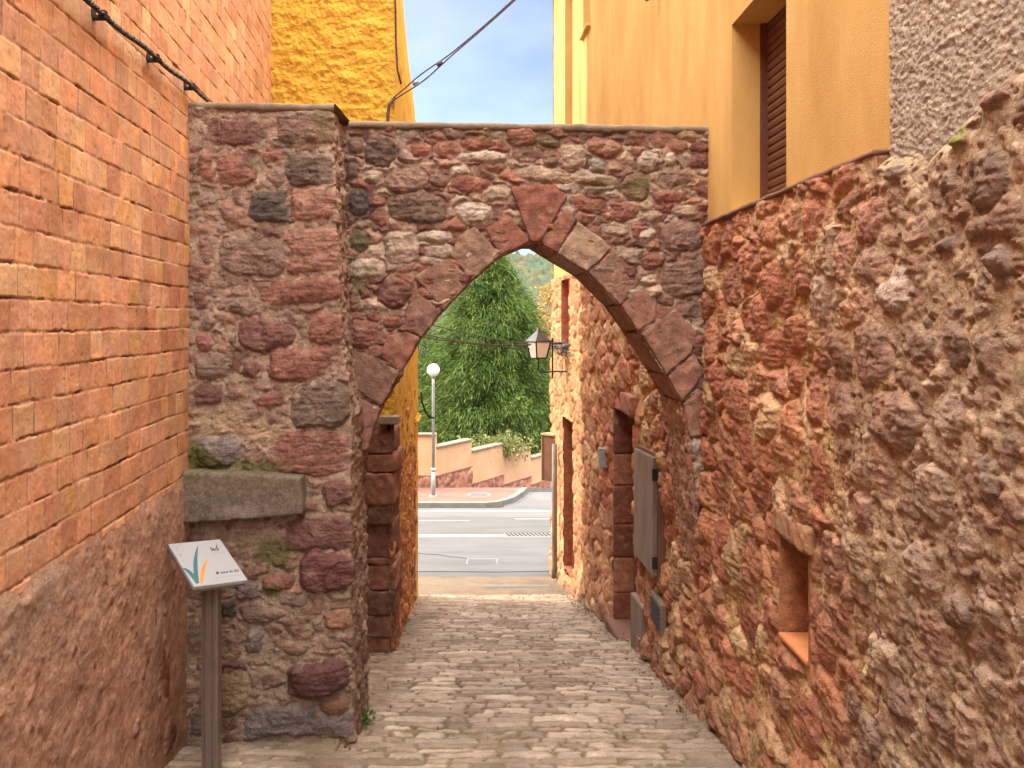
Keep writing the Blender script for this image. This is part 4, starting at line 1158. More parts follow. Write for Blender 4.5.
# recesses in the rubble wall
def recess(h, depth, cj, parts_parent, back=None, front=-.045, lintel_c=None, sill_mat=None, seed=900, amp=.01, sill_c=None):
    a, b, c, d = holes[h]
    def p(D, z, off): return (float(Xr(D)) + off, D, z)
    f, q = front, depth
    ps = [patch(p(b, c, f), p(b, c, q), p(b, d, q), p(b, d, f), .014, amp, cj, seed),
          patch(p(a, c, q), p(a, c, f), p(a, d, f), p(a, d, q), .014, amp, cj, seed + 1),
          patch(p(a, d, f), p(b, d, f), p(b, d, q), p(a, d, q), .014, amp, lintel_c or cj, seed + 2),
          patch(p(a, c, q), p(b, c, q), p(b, c, f), p(a, c, f), .014, amp * .4, sill_c or cj, seed + 3)]
    o = merge_patches('reveal', ps, M['stone'], parts_parent)
    return p
p = recess('niche', .28, (.42, .19, .10), oh, seed=905, amp=.012)
a, b, c, d = holes['niche']
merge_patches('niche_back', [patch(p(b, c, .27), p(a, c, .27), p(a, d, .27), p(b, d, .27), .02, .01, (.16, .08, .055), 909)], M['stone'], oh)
q = [(float(Xr(a)) - .055, a + .005, c + .004), (float(Xr(b)) - .055, b - .005, c + .004), (float(Xr(b)) + .26, b - .005, c + .004), (float(Xr(a)) + .26, a + .005, c + .004)]
hexa('niche_sill', [*q, *[(x, y, z + .022) for x, y, z in q]], M['terracotta'], oh, .004)
bm = bmesh.new(); box_bm(bm, float(Xr(4.15)) - .062, float(Xr(4.15)) + .10, 3.90, 4.42, d - .008, d + .12)
remeshed('lintel', bm, M['stone'], oh, .012, .010, (.38, .20, .12), 915)
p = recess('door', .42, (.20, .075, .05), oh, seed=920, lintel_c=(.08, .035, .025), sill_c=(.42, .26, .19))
a, b, c, d = holes['door']
# big jamb blocks that the far side of the doorway shows
zz = c; k = 0
for hgt in (.30, .38, .36, .42, .34, .5):
    z1 = min(zz + hgt, d - .02)
    bm = bmesh.new(); x = float(Xr(b)); box_bm(bm, x - .05, x + .30, b - .012, b + .08, zz + .006, z1 - .006)
    remeshed('door_jamb', bm, M['stone'], oh, .012, .006, [(.20, .075, .05), (.30, .13, .08), (.17, .065, .045)][k % 3], 925 + k); zz = z1; k += 1
    if zz >= d - .03: break
bm = bmesh.new(); x = float(Xr((a + b) / 2)); box_bm(bm, x - .055, x + .2, a - .12, b + .14, d + .004, d + .21)
remeshed('lintel', bm, M['stone'], oh, .014, .010, (.29, .12, .078), 931)
hexa('door', [p(a, c, .30), p(b, c, .30), p(b, c, .36), p(a, c, .36), p(a, d, .30), p(b, d, .30), p(b, d, .36), p(a, d, .36)], M['shutter'], oh)
q = [p(a - .02, c, -.13), p(b + .05, c, -.13), p(b + .05, c, .29), p(a - .02, c, .29)]
hexa('doorstep', [*[(x, y, -2.2) for x, y, z in q], *[(x, y, z + .012) for x, y, z in q]], M['pave'], oh, .01)
q = [p(7.78, 0, -.075), p(8.26, 0, -.085), p(8.26, 0, -.03), p(7.78, 0, -.03)]
o = hexa('step_plate', [*[(x, y, float(GZ(y)) - .02) for x, y, z in q], *[(x, y, zpx(602, 8.0) + .01) for x, y, z in q]], M['grey_metal'], oh, .004)
p = recess('far_door', .24, (.30, .11, .055), oh, seed=940)
a, b, c, d = holes['far_door']
hexa('door', [p(a, c, .20), p(b, c, .20), p(b, c, .235), p(a, c, .235), p(a, d, .20), p(b, d, .20), p(b, d, .235), p(a, d, .235)], M['shutter'], oh)
p = recess('low_window', .24, (.42, .14, .085), oh, seed=950)
a, b, c, d = holes['low_window']
hexa('window', [p(a, c, .20), p(b, c, .20), p(b, c, .235), p(a, c, .235), p(a, d, .20), p(b, d, .20), p(b, d, .235), p(a, d, .235)], M['shutter'], oh)
q = [p(a - .03, c, -.10), p(b + .05, c, -.10), p(b + .05, c, .19), p(a - .03, c, .19)]
hexa('window_sill', [*[(x, y, z - .035) for x, y, z in q], *[(x, y, z + .02) for x, y, z in q]], M['concrete'], oh, .005)
# grey meter door in the wall
D0, D1 = 7.16, 8.04
z0, z1 = zpx(577, 7.16), zpx(458, 7.16)
def rp(D, z, off): return (float(Xr(D)) + off, D, z)
md = hexa('meter_door', [rp(D0, z0, -.105), rp(D1, z0 - .04, -.105), rp(D1, z0 - .04, -.07), rp(D0, z0, -.07), rp(D0, z1, -.105), rp(D1, z1 - .05, -.105), rp(D1, z1 - .05, -.07), rp(D0, z1, -.07)], M['grey_metal'], oh, .006)
tag(md, 'grey weathered metal meter door set in the rubble')
for zz in (z0 + .12, z1 - .14):
    box('hinge', *sorted((float(Xr(D0)) - .115, float(Xr(D0)) - .06)), D0 - .02, D0 + .004, zz - .05, zz + .05, M['iron'], md, .003)
hexa('door_frame', [rp(D0 - .03, z0 - .04, -.07), rp(D1 + .03, z0 - .08, -.07), rp(D1 + .03, z0 - .08, 0), rp(D0 - .03, z0 - .04, 0), rp(D0 - .03, z1 + .03, -.07), rp(D1 + .03, z1 - .02, -.07), rp(D1 + .03, z1 - .02, 0), rp(D0 - .03, z1 + .03, 0)], M['ledge'], md, .004)
# louvred vent
D0, D1 = 6.95, 7.36
z0, z1 = zpx(635, 6.95), zpx(606, 6.95)
vg = hexa('vent', [rp(D0, z0, -.088), rp(D1, z0, -.088), rp(D1, z0, -.04), rp(D0, z0, -.04), rp(D0, z1, -.088), rp(D1, z1, -.088), rp(D1, z1, -.04), rp(D0, z1, -.04)], M['grey_metal'], oh, .004)
bm = bmesh.new()
for k in range(5):
    zz = z0 + .02 + (z1 - z0 - .04) * (k + .5) / 5
    pts = [rp(D0 + .04, zz - .014, -.098), rp(D1 - .04, zz - .014, -.098), rp(D1 - .04, zz - .008, -.087), rp(D0 + .04, zz - .008, -.087), rp(D0 + .04, zz - .006, -.098), rp(D1 - .04, zz - .006, -.098), rp(D1 - .04, zz + .008, -.087), rp(D0 + .04, zz + .008, -.087)]
    vs = [bm.verts.new(q) for q in pts]
    for f in ((0, 1, 2, 3), (4, 7, 6, 5), (0, 4, 5, 1), (1, 5, 6, 2), (2, 6, 7, 3), (3, 7, 4, 0)): bm.faces.new([vs[i] for i in f])
bm_obj('louvre', bm, M['iron'], vg)
# bell plate and drainpipe
D = Dr(610)
hexa('bell_plate', [rp(D - .05, zpx(467, D), -.13), rp(D + .05, zpx(467, D), -.13), rp(D + .05, zpx(467, D), -.02), rp(D - .05, zpx(467, D), -.02), rp(D - .05, zpx(448, D), -.13), rp(D + .05, zpx(448, D), -.13), rp(D + .05, zpx(448, D), -.02), rp(D - .05, zpx(448, D), -.02)], M['galv'], oh, .004)
D = 13.2
tube('drainpipe', [rp(D, zpx(444, D), -.11), rp(D, -1.4, -.11), rp(D, -2.2, -.11), rp(D, zpx(578, D), -.12)], .040, M['grey_metal'], oh, 10)
# meter box on the far corner
D = 13.85; z0, z1 = zpx(480, D), zpx(434, D)
Mx = Matrix.Translation((.605, D, (z0 + z1) / 2)) @ Matrix.Rotation(R(-38), 4, 'Z')
mbx = thing('meter_box', 'cream meter box fixed at the far sunlit corner of the rubble wall', 'meter box', (.605, D, z0))
hz = (z1 - z0) / 2
box('cabinet', -.085, .16, -.07, .10, -hz, hz - .02, M['ledge'], mbx, .005, Mx)  # brown colour stands in for shade on the box's dark side
box('cover', -.10, -.086, -.085, .115, -hz - .01, hz - .03, M['peach'], mbx, .003, Mx)
box('lid', -.115, .165, -.09, .12, hz - .019, hz + .01, M['peach'], mbx, .004, Mx)

# ==================================================================== INFORMATION SIGN
BL = np.array([-1.6835, 4.5, zpx(587, 4.5)]); e = np.array([.212, .20, -.025 + .0]); d = np.array([-.238, .27, .144])
e[2] = .025 * 0 - .0
BRp = W(248, 580, 4.70); TLp = W(168, 544, 4.77); e = BRp - BL; d = TLp - BL
nrm = np.cross(e, d); nrm /= np.linalg.norm(nrm)
if nrm[2] < 0: nrm = -nrm
pc_ = BL + .5 * e + .36 * d
sg = thing('information_sign', 'small slanted white information panel with teal and orange blades on a brown metal post', 'information sign', (pc_[0], pc_[1], GZ(pc_[1])))
th = .022
pts = [BL - nrm * th, BL + e - nrm * th, BL + e + d - nrm * th, BL + d - nrm * th, BL, BL + e, BL + e + d, BL + d]
pn = hexa('panel', pts, M['panel'], sg, .002)
bm = bmesh.new()
def rim(a, b, w=.004):
    pass
pts2 = [q - nrm * (th + .014) for q in (BL + .03 * e, BL + .97 * e, BL + .97 * e + d * .97, BL + d * .97)] + [q - nrm * (th + .001) for q in (BL + .01 * e, BL + .99 * e, BL + .99 * e + d * .99, BL + d * .99)]
bm.free()
hexa('backing', pts2, M['post'], sg, .002)
Amat = np.array([[495., -240.], [-65., -390.]]); Ai = np.linalg.inv(Amat)
def sp(cx, cy, lift=.0012):
    s, t = Ai @ np.array([cx - 415, cy - 525]); return BL + s * e + t * d + nrm * lift
def mark(name, polys, mat, lift=.0012):
    bm = bmesh.new()
    for poly in polys:
        vs = [bm.verts.new(sp(x, y, lift)) for x, y in poly]; vb = [bm.verts.new(sp(x, y, .0002)) for x, y in poly]
        bm.faces.new(vs); n = len(vs)
        for i in range(n): bm.faces.new([vs[i], vs[(i + 1) % n], vb[(i + 1) % n], vb[i]])
    return bm_obj(name, bm, mat, pn)
def blade(c0, c1, c2, w, n=14):
    L_, R_ = [], []
    for i in range(n + 1):
        t = i / n; p = np.array(c0) * (1 - t) ** 2 + 2 * np.array(c1) * t * (1 - t) + np.array(c2) * t * t
        tg = 2 * (1 - t) * (np.array(c1) - c0) + 2 * t * (np.array(c2) - np.array(c1)); tg = tg / np.linalg.norm(tg); nn_ = np.array([-tg[1], tg[0]])
        ww = w * (math.sin(math.pi * min(1, .12 + t * .88)) ** .7 * .5) * (1 - .25 * t)
        L_.append(tuple(p + nn_ * ww)); R_.append(tuple(p - nn_ * ww))
    return [L_ + R_[::-1]]
mark('blade_mark', blade((450, 495), (405, 330), (455, 138), 44), M['teal'])
mark('blade_mark', blade((440, 490), (390, 385), (312, 360), 36), M['teal'], .0018)
mark('blade_mark', blade((482, 492), (485, 360), (548, 262), 38), M['orange'], .0015)
def stroke(a, b, w):
    a, b = np.array(a, float), np.array(b, float); t = (b - a) / np.linalg.norm(b - a); n_ = np.array([-t[1], t[0]]) * w / 2
    return [tuple(a + n_), tuple(b + n_), tuple(b - n_), tuple(a - n_)]
mark('emblem', [stroke((573, 155), (588, 190), 9), stroke((588, 190), (600, 165), 9), stroke((600, 168), (612, 192), 9), stroke((612, 190), (628, 160), 8), stroke((630, 130), (640, 190), 9), stroke((640, 190), (655, 165), 6)], M['ink'])
rl = random.Random(4)
def fake_line(x0, x1, y0, slope, h, wmin, wmax, gap_):
    out, x = [], x0
    while x < x1:
        w = rl.uniform(wmin, wmax); y = y0 + (x - x0) * slope; hh = h * rl.choice([.6, .6, 1.])
        out.append([(x, y), (min(x + w, x1), y + slope * w), (min(x + w, x1), y + slope * w - hh), (x, y - hh)]); x += w + gap_ + (rl.random() < .2) * wmin * 1.5
    return out
mark('lettering', fake_line(617, 832, 408, -.12, 20, 8, 14, 4) + [[(615, 410), (640, 407), (640, 388), (618, 390)]], M['ink'])
mark('lettering', fake_line(600, 720, 445, -.10, 11, 5, 9, 4) + fake_line(735, 850, 430, -.10, 9, 5, 9, 4) + fake_line(612, 650, 468, -.10, 10, 5, 9, 4), M['greyink'])
mark('lettering', fake_line(600, 705, 213, -.02, 7, 4, 8, 3), M['greyink'], .0014)
mark('lettering', fake_line(207, 272, 160, -.03, 8, 4, 8, 3), M['greyink'], .0014)
mark('emblem', [[(250, 178), (262, 176), (268, 190), (256, 192)]], M['greyink'])
mark('emblem', [[(278, 222), (295, 220), (308, 246), (290, 250)]], M['greyink'])
# post: grooved profile
bm = bmesh.new()
pxc, pyc = pc_[0] + .0, pc_[1] + .0
ang = R(0)
prof = [(-.045, -.03), (-.030, -.034), (-.026, -.026), (-.012, -.026), (-.010, -.036), (.012, -.036), (.014, -.026), (.027, -.026), (.031, -.034), (.045, -.03), (.045, .03), (-.045, .03)]
ztop = float(pc_[2]) - .028
lo = [bm.verts.new((pxc + x, pyc + y, -1.0)) for x, y in prof]; hi_ = [bm.verts.new((pxc + x, pyc + y, ztop + (-y * -.0) )) for x, y in prof]
for i in range(len(prof)):
    j = (i + 1) % len(prof); bm.faces.new([lo[i], lo[j], hi_[j], hi_[i]])
bm.faces.new(hi_); bm.faces.new(lo[::-1])
bm_obj('post', bm, M['post'], sg)

# ==================================================================== BEYOND: lamp, stepped wall, trees, lantern, wires
LD = 20.8; lx = (433.3 - 512) * LD / F; lz = float(GZ(LD)) + .125
sl = thing('street_lamp', 'slim grey street lamp with a white globe on the far pavement', 'street lamp', (lx, LD, lz))
gz_c = zpx(370, LD)
tube('lower_pole', [(lx, LD, lz), (lx, LD, lz + .3), (lx, LD, zpx(470, LD))], .050, M['galv'], sl, 14)
tube('pole', [(lx, LD, zpx(470, LD)), (lx, LD, 0), (lx, LD, gz_c - .13)], .036, M['galv'], sl, 12)
tube('collar', [(lx, LD, zpx(471, LD)), (lx, LD, zpx(468, LD))], .060, M['panel'], sl, 14)
tube('lamp_holder', [(lx, LD, gz_c - .19), (lx, LD, gz_c - .13)], .06, M['galv'], sl, 14)
bm = bmesh.new(); bmesh.ops.create_uvsphere(bm, u_segments=32, v_segments=20, radius=.155, matrix=Matrix.Translation((lx, LD, gz_c)))
bm_obj('globe', bm, M['globe'], sl, smooth=True)
bm = bmesh.new(); bmesh.ops.create_cone(bm, cap_ends=True, segments=16, radius1=.11, radius2=.10, depth=.03, matrix=Matrix.Translation((lx, LD, lz + .015)))
bm_obj('base', bm, M['galv'], sl)

sw = thing('stepped_wall', 'peach garden wall stepping down behind the lamp, on a red stone base', 'garden wall', (-1.5, 23, GZ(23) + .12))
dirv = np.array([.846, 1.43]); dirv /= np.linalg.norm(dirv)
seg0 = np.array([(436.3 - 512) * 22 / F, 22.0])
segs = []
L1 = 1.662
tops = [3.316, 3.64, 3.967, 4.30, 4.62, 4.95, 5.28]; bots = [4.03, 4.52, 4.82, 5.10, 5.42, 5.75, 6.05]
for k in range(7):
    a = seg0 + dirv * L1 * k; b = seg0 + dirv * L1 * (k + 1); segs.append((a, b, EYE - tops[k], EYE - bots[k]))
def wall_seg(a, b, zt, zb):
    t = (b - a) / np.linalg.norm(b - a); n_ = np.array([t[1], -t[0]])        # towards the road
    def ring(off0, off1, z0, z1, ext=0.):
        A, B = a - t * ext, b + t * ext
        q = [A + n_ * off0, B + n_ * off0, B + n_ * off1, A + n_ * off1]
        return [(*p, z0) for p in q] + [(*p, z1) for p in q]
    hexa('panel', ring(0, -.2, zb - .3, zt), M['peach'], sw)
    # base of red stones with a rough face
    zg = float(min(GZ(a[1]), GZ(b[1]))) - .1
    P, c = patch((*(a + n_ * .03), zg), (*(b + n_ * .03), zg), (*(b + n_ * .03), zb), (*(a + n_ * .03), zb), .05, .03, (.27, .105, .075), int(a[1] * 7), 6.)
    u_ = np.linspace(0, np.linalg.norm(b - a), P.shape[1])[None] + np.zeros(P.shape[:2]); v_ = np.linspace(zg, zb, P.shape[0])[:, None] + np.zeros(P.shape[:2])
    Hq, Cq = masonry(u_ + a[1] * 3, v_, 960, cell=(.22, .16), mortar=.0, mcol=(.30, .16, .12))
    P[..., :2] += n_ * Hq[..., None]
    grid_obj('base', P, Cq, M['stone'], sw)
    hexa('base_top', ring(.045, 0.001, zb - .03, zb), M['pebble'], sw)
    hexa('coping', ring(.05, -.24, zt + .001, zt + .045, .0), M['cope'], sw, .008)
wall_seg(np.array([-9.0, 22.0]), seg0 - np.array([.002, 0]), EYE - 2.99, EYE - 4.02)
for s in segs: wall_seg(*s)

def leaf_mesh(name, centers, dirs, size, cols, blades, mat, parent, spread=.8, width=.2, droop=.2, seed=0):
    """sprays: every centre carries several narrow leaf blades fanned about its direction"""
    r = np.random.default_rng(seed); n = len(centers)
    B = blades
    c = np.repeat(centers, B, 0); d_ = np.repeat(dirs, B, 0) + r.normal(0, spread, (n * B, 3)) * .6
    d_[:, 2] -= droop * r.random(n * B); d_ /= np.linalg.norm(d_, axis=1)[:, None]
    s = np.repeat(size, B) * r.uniform(.6, 1.3, n * B)
    c = c + r.normal(0, 1, (n * B, 3)) * (np.repeat(size, B) * .55)[:, None]
    x = np.cross(d_, r.normal(0, 1, (n * B, 3))); x /= np.linalg.norm(x, axis=1)[:, None] + 1e-9
    w = s * width
    p0 = c; p1 = c + d_ * (s * .55)[:, None] + x * w[:, None]; p2 = c + d_ * s[:, None]; p3 = c + d_ * (s * .55)[:, None] - x * w[:, None]
    V = np.stack([p0, p1, p2, p3], 1).reshape(-1, 3)
    f = np.arange(n * B * 4).reshape(-1, 4)
    k = np.repeat(np.repeat(cols, B, 0) * r.uniform(.75, 1.25, (n * B, 1)), 4, 0)
    return link(name, mesh_np(name, V, f, k, False), mat, parent)

def conifer(base, H, Rm, label, n=11000, seed=1, group=None, tint=(1, 1, 1)):
    t_ = thing('conifer_tree', label, 'tree', tuple(base), group)
    b = np.array(base)
    tube('trunk', [b, b + [0, 0, H * .4], b + [.05, 0, H * .9]], [.22, .15, .03], M['bark'], t_, 8)
    r = np.random.default_rng(seed)
    h = r.random(n) ** 1.15
    prof = np.interp(h, [0, .08, .2, .4, .6, .8, .93, 1], [1.0, 1.02, 1.0, .90, .70, .43, .18, .02])
    th = r.random(n) * 2 * np.pi
    lump = 1 + .34 * noise(th * 2.2, h * 8, seed + 1) + .24 * noise(th * 5, h * 19, seed + 2)
    rad = Rm * prof * lump * np.clip(r.random(n) ** .42, .12, 1)
    c = b + np.stack([np.cos(th) * rad, np.sin(th) * rad, .02 + h * (H - .02) - .30 * (rad / Rm) ** 2], -1)
    d_ = np.stack([np.cos(th), np.sin(th), r.normal(.15, .35, n)], -1)
    lp = []
    for k in range(26):
        a = r.random() * 6.28; z0 = H * r.uniform(.05, .85); l = Rm * np.interp(z0 / H, [0, .4, .85], [.9, .75, .25])
        q0 = b + [0, 0, z0]; lp.append([q0, q0 + [math.cos(a) * l * .55, math.sin(a) * l * .55, l * .12], q0 + [math.cos(a) * l, math.sin(a) * l, -.05 * l]])
    tubes('limb', lp, .028, M['bark'], t_)
    pal = np.array([(.085, .150, .024), (.058, .108, .020), (.125, .19, .032), (.042, .08, .018), (.165, .22, .042), (.10, .15, .027)]) * np.array(tint) * .86
    cl = noise(c[:, 0] * 1.9 + c[:, 1], c[:, 2] * 2.2, seed + 3) * .85 + .5
    cols = pal[np.clip((cl * 6 + r.normal(0, 1, n)).astype(int), 0, 5)]
    leaf_mesh('crown', c, d_, r.uniform(.14, .27, n), cols, 9, M['leaf'], t_, .55, .055, 1.5, seed)
    return t_
def broadleaf(base, H, Rm, label, pal, n=3500, seed=1, group=None, name='autumn_tree'):
    t_ = thing(name, label, 'tree', tuple(base), group)
    b = np.array(base); r = np.random.default_rng(seed)
    tube('trunk', [b, b + [0, 0, H * .35], b + [.15, .1, H * .75]], [.16, .11, .03], M['bark'], t_, 7)
    paths = []
    for k in range(9):
        a = r.random() * 6.28; z0 = H * r.uniform(.3, .6); l = Rm * r.uniform(.6, 1)
        p0 = b + [0, 0, z0]; p1 = p0 + [math.cos(a) * l * .5, math.sin(a) * l * .5, l * .5]; p2 = p1 + [math.cos(a) * l * .4, math.sin(a) * l * .4, l * .6]
        paths.append([p0, p1, p2])
    tubes('limb', paths, .03, M['bark'], t_)
    cs, k = [], 0
    cl = r.normal(0, .42, (26, 3)) * [Rm, Rm, H * .34] + [0, 0, H * .64]
    ci = r.integers(0, 26, n)
    c = b + cl[ci] + r.normal(0, .24, (n, 3)) * Rm * .75
    d_ = r.normal(0, 1, (n, 3))
    cols = np.array(pal)[(ci + r.integers(0, 2, n)) % len(pal)]
    leaf_mesh('crown', c, d_, r.uniform(.10, .18, n), cols, 6, M['leaf'], t_, 1, .35, .2, seed)
    return t_
conifer((-.72, 30.0, -4.4), 8.35, 2.95, 'big feathery green conifer rising behind the stepped peach wall', 26000, 21)
conifer((-4.1, 31.5, -4.2), 7.2, 2.5, 'second green conifer mostly hidden by the yellow house', 5000, 22)
broadleaf((1.75, 50, -7.6), 12.4, 2.6, 'autumn tree with pale yellow leaves behind the wall lantern', [(.40, .24, .07), (.46, .30, .11), (.34, .21, .09), (.26, .18, .07)], 7000, 31)
broadleaf((.9, 60, -8.0), 9.4, 2.2, 'thin brownish tree between the conifer and the yellow autumn tree', [(.28, .20, .13), (.30, .24, .13), (.22, .18, .11)], 2200, 33, name='bare_tree')
# shrub spilling over the wall
r = np.random.default_rng(9)
n = 420; bs = np.array([-.42, 25.15, EYE - 4.0])
c = bs + r.normal(0, 1, (n, 3)) * [.42, .30, .16] + [.05, .1, .26]
shb = thing('overhanging_shrub', 'leafy light green shrub spilling over the stepped wall', 'shrub', tuple(bs))
tubes('stem', [[bs + [0, .35, -.9], bs + [0, .25, 0], bs + [.1, 0, .25]], [bs + [.1, .35, -.9], bs + [.2, .2, .1], bs + [.35, 0, .3]]], .015, M['bark'], shb)
c2 = bs + np.stack([r.normal(-.28, .06, 40), r.normal(-.16, .05, 40), -r.random(40) * .32], -1)
c = np.vstack([c, c2]); n = len(c)
leaf_mesh('foliage', c, r.normal(0, 1, (n, 3)), r.uniform(.06, .12, n), np.array([(.16, .17, .05), (.10, .13, .035), (.22, .20, .08)])[r.integers(0, 3, n)], 5, M['leaf'], shb, 1, .3, .2, 10)

# wall lantern -------------------------------------------------------
ND = 12.6; nx = (538.5 - 512) * ND / F
wl = thing('wall_lantern', 'black framed lantern with milky panes on a bracket from the right wall', 'lantern', (nx, ND, zpx(358, ND)))
zt, zb = zpx(341.5, ND), zpx(358, ND)
wt, wb = .126, .082
ca = R(32)
def ring(w, z, rot=ca): return [np.array([nx + w * math.sqrt(2) * math.cos(rot + R(45 + 90 * i)), ND + w * math.sqrt(2) * math.sin(rot + R(45 + 90 * i)), z]) for i in range(4)]
bm = bmesh.new(); A = [bm.verts.new(p) for p in ring(wb, zb)]; B_ = [bm.verts.new(p) for p in ring(wt, zt)]
for i in range(4): bm.faces.new([A[i], A[(i + 1) % 4], B_[(i + 1) % 4], B_[i]])
bm.faces.new(A[::-1])
bm_obj('glass', bm, M['opal'], wl)
Aq, Bq = ring(wb + .004, zb), ring(wt + .004, zt)
tubes('frame', [[Aq[i], Bq[i]] for i in range(4)] + [[Aq[i], Aq[(i + 1) % 4]] for i in range(4)] + [[Bq[i], Bq[(i + 1) % 4]] for i in range(4)], .011, M['iron'], wl, 6)
bm = bmesh.new(); A = [bm.verts.new(p) for p in ring(wt + .018, zt + .004)]; B_ = [bm.verts.new(p) for p in ring(.04, zt + .135)]; C_ = [bm.verts.new(p) for p in ring(.028, zt + .15)]; D_ = [bm.verts.new(p) for p in ring(.012, zt + .20)]
for a_, b_ in ((A, B_), (B_, C_), (C_, D_)):
    for i in range(4): bm.faces.new([a_[i], a_[(i + 1) % 4], b_[(i + 1) % 4], b_[i]])
bm.faces.new(D_); bm.faces.new(A[::-1])
bm_obj('cap', bm, M['cap'], wl)
bx_ = (552.5 - 512) * ND / F
hx = float(Xr(ND)) - .03
zl = zpx(371.5, ND)
bt = tubes('bracket', [[(nx, ND, zb), (nx, ND, zl)], [(nx, ND, zl), ((nx + bx_) / 2, ND, zl - .01), (bx_, ND, zl)], [(bx_, ND, zl - .1), (bx_, ND, zpx(338, ND))], [(bx_, ND, zl), ((bx_ + hx) / 2, ND, zl - .0), (hx + .05, ND, zl)], [(bx_, ND, zpx(344, ND)), (hx + .05, ND, zpx(343, ND))], [(nx, ND, zt + .01), (bx_, ND, zt + .01)]], .012, M['iron'], wl, 6)

def sag(a, b, s, n=24):
    t = np.linspace(0, 1, n)[:, None]; q = a * (1 - t) + b * t; q[:, 2] -= s * 4 * (t * (1 - t))[:, 0]; return q
# wires to the lantern, each its own thing
wires = [((412, 319, 11.9), (556, 346.5, 12.7), .06, 'upper thin wire crossing from the yellow house to the lantern bracket'),
         ((412, 331, 11.9), (556, 343, 12.75), .10, 'sagging middle wire crossing in front of the conifer to the lantern'),
         ((412, 335, 11.9), (558, 349, 12.8), .05, 'lowest wire crossing in front of the conifer below the others')]
for (a, b, s, lab) in wires:
    A_, B__ = W(*a), W(*b)
    o = tube('overhead_wire', sag(A_, B__, s), .009, M['cable'], None, 6); rebase(o, tuple(A_)); tag(o, lab, 'wire', 'wires crossing to the lantern')
lc = thing('service_cable', 'tangle of dark cables looped on the sunlit wall beside the lantern', 'cable', tuple(rp(12.4, 1.2, -.1)))
loops = []
for k in range(5):
    D0_ = 13.0; D1_ = 12.15 - .1 * k
    z0_, z1_ = zpx(342 + 1.5 * k, 12.9), zpx(343 + 3.0 * k, 12.2)
    q = [rp(13.6, z0_ + .03, -.10), rp(13.1, z0_ - .02, -.12 - .01 * k), rp(12.6, (z0_ + z1_) / 2 - .05 * (k % 3), -.13), rp(D1_, z1_, -.09)]
    loops.append(np.array(q))
q = [rp(12.25, zpx(346, 12.2), -.11), rp(12.3, zpx(352, 12.2), -.13), rp(12.4, zpx(356, 12.2), -.13), rp(12.5, zpx(353, 12.2), -.12), rp(12.5, zpx(347, 12.2), -.1)]
loops.append(np.array(q))
tubes('strand', loops, .008, M['dark'], lc, 6)

# upper cable over the arch -------------------------------------------
A_ = W(395, 101, 8.0) + np.array([0, -.08, 0]); B__ = W(703, -200, 7.2)
uc = thing('overhead_cable', 'twin grey cable slung from the yellow house corner up across the sky', 'cable', tuple(A_))
q = sag(A_, B__, .16, 60)
t = np.linspace(0, 1, 60)
off = .020 * np.exp(-((t - .10) / .07) ** 2) + .006
q1, q2 = q.copy(), q.copy(); q1[:, 2] += off; q2[:, 2] -= off; q1[:, 0] -= off * .6; q2[:, 0] += off * .6
tube('strand', q1, .0065, M['cable'], uc, 6); tube('strand', q2, .0065, M['cable'], uc, 6)
tube('clamp', [q[4], q[5]], .018, M['galv'], uc, 8)
tube('clamp', [q[9], q[10]], .018, M['cable'], uc, 8)
tube('anchor', [A_ + [-.02, .10, .02], A_ + [.0, .0, 0]], .02, M['galv'], uc, 8)
tube('drop', [A_, A_ + [-.05, .02, -.06], A_ + [-.06, .03, -.16], A_ + [-.06, .05, -.45]], .014, M['cable'], uc, 6)
# thin cable down the yellow gable
p = [W(394, -30, 7.97), W(395.5, 10, 7.97), W(396, 45, 7.96), W(397.5, 70, 7.95), W(401, 84, 7.95)]
o = tube('wall_wire', p, .009, M['dark'], None, 6); rebase(o, tuple(p[0])); tag(o, 'thin dark wire hanging down the yellow corner above the arch', 'wire')

# street metalwork ----------------------------------------------------
D = 17.08; dgx0, dgx1 = (507 - 512) * D / F, (552 - 512) * D / F
dg = thing('drain_grate', 'slotted drain grating in the pale gutter of the cross street', 'drain', ((dgx0 + dgx1) / 2, D, GZ(D)))
zg = float(GZ(D)) + .012
box('tray', dgx0 - .02, dgx1 + .02, D - .19, D + .19, zg - .02, zg + .004, M['black'], dg, 0)
bm = bmesh.new()
for k in range(12):
    x = dgx0 + (dgx1 - dgx0) * k / 11
    Mm = Matrix.Translation((x, D, zg + .01)) @ Matrix.Rotation(R(20), 4, 'Z'); box_bm(bm, -.017, .017, -.18, .18, -.006, -.001, Mm)
bm_obj('bars', bm, M['concrete'], dg)
def disc(name, px, py, D, r_, mat, label, ring_mat, rect=False):
    x = (px - 512) * D / F; z = float(GZ(D)) + (.127 if D > 20 else .010)
    t_ = thing(name, label, 'manhole', (x, D, z))
    bm = bmesh.new()
    if rect: box_bm(bm, x - r_ * 1.5, x + r_ * 1.5, D - r_, D + r_, z - .02, z + .010)
    else: bmesh.ops.create_cone(bm, cap_ends=True, segments=28, radius1=r_, radius2=r_, depth=.02, matrix=Matrix.Translation((x, D, z)))
    bm_obj('lid', bm, mat, t_, .002)
    bm = bmesh.new()
    if rect: box_bm(bm, x - r_ * 1.5 - .035, x + r_ * 1.5 + .035, D - r_ - .05, D + r_ + .05, z - .02, z + .005)
    else: bmesh.ops.create_cone(bm, cap_ends=True, segments=28, radius1=r_ + .05, radius2=r_ + .05, depth=.01, matrix=Matrix.Translation((x, D, z + .001)))
    bm_obj('rim', bm, ring_mat, t_)
disc('manhole_cover', 482, 564.5, 14.72, .16, M['asphalt'], 'manhole cover with a pale concrete surround in the grey side street', M['concrete'], True)
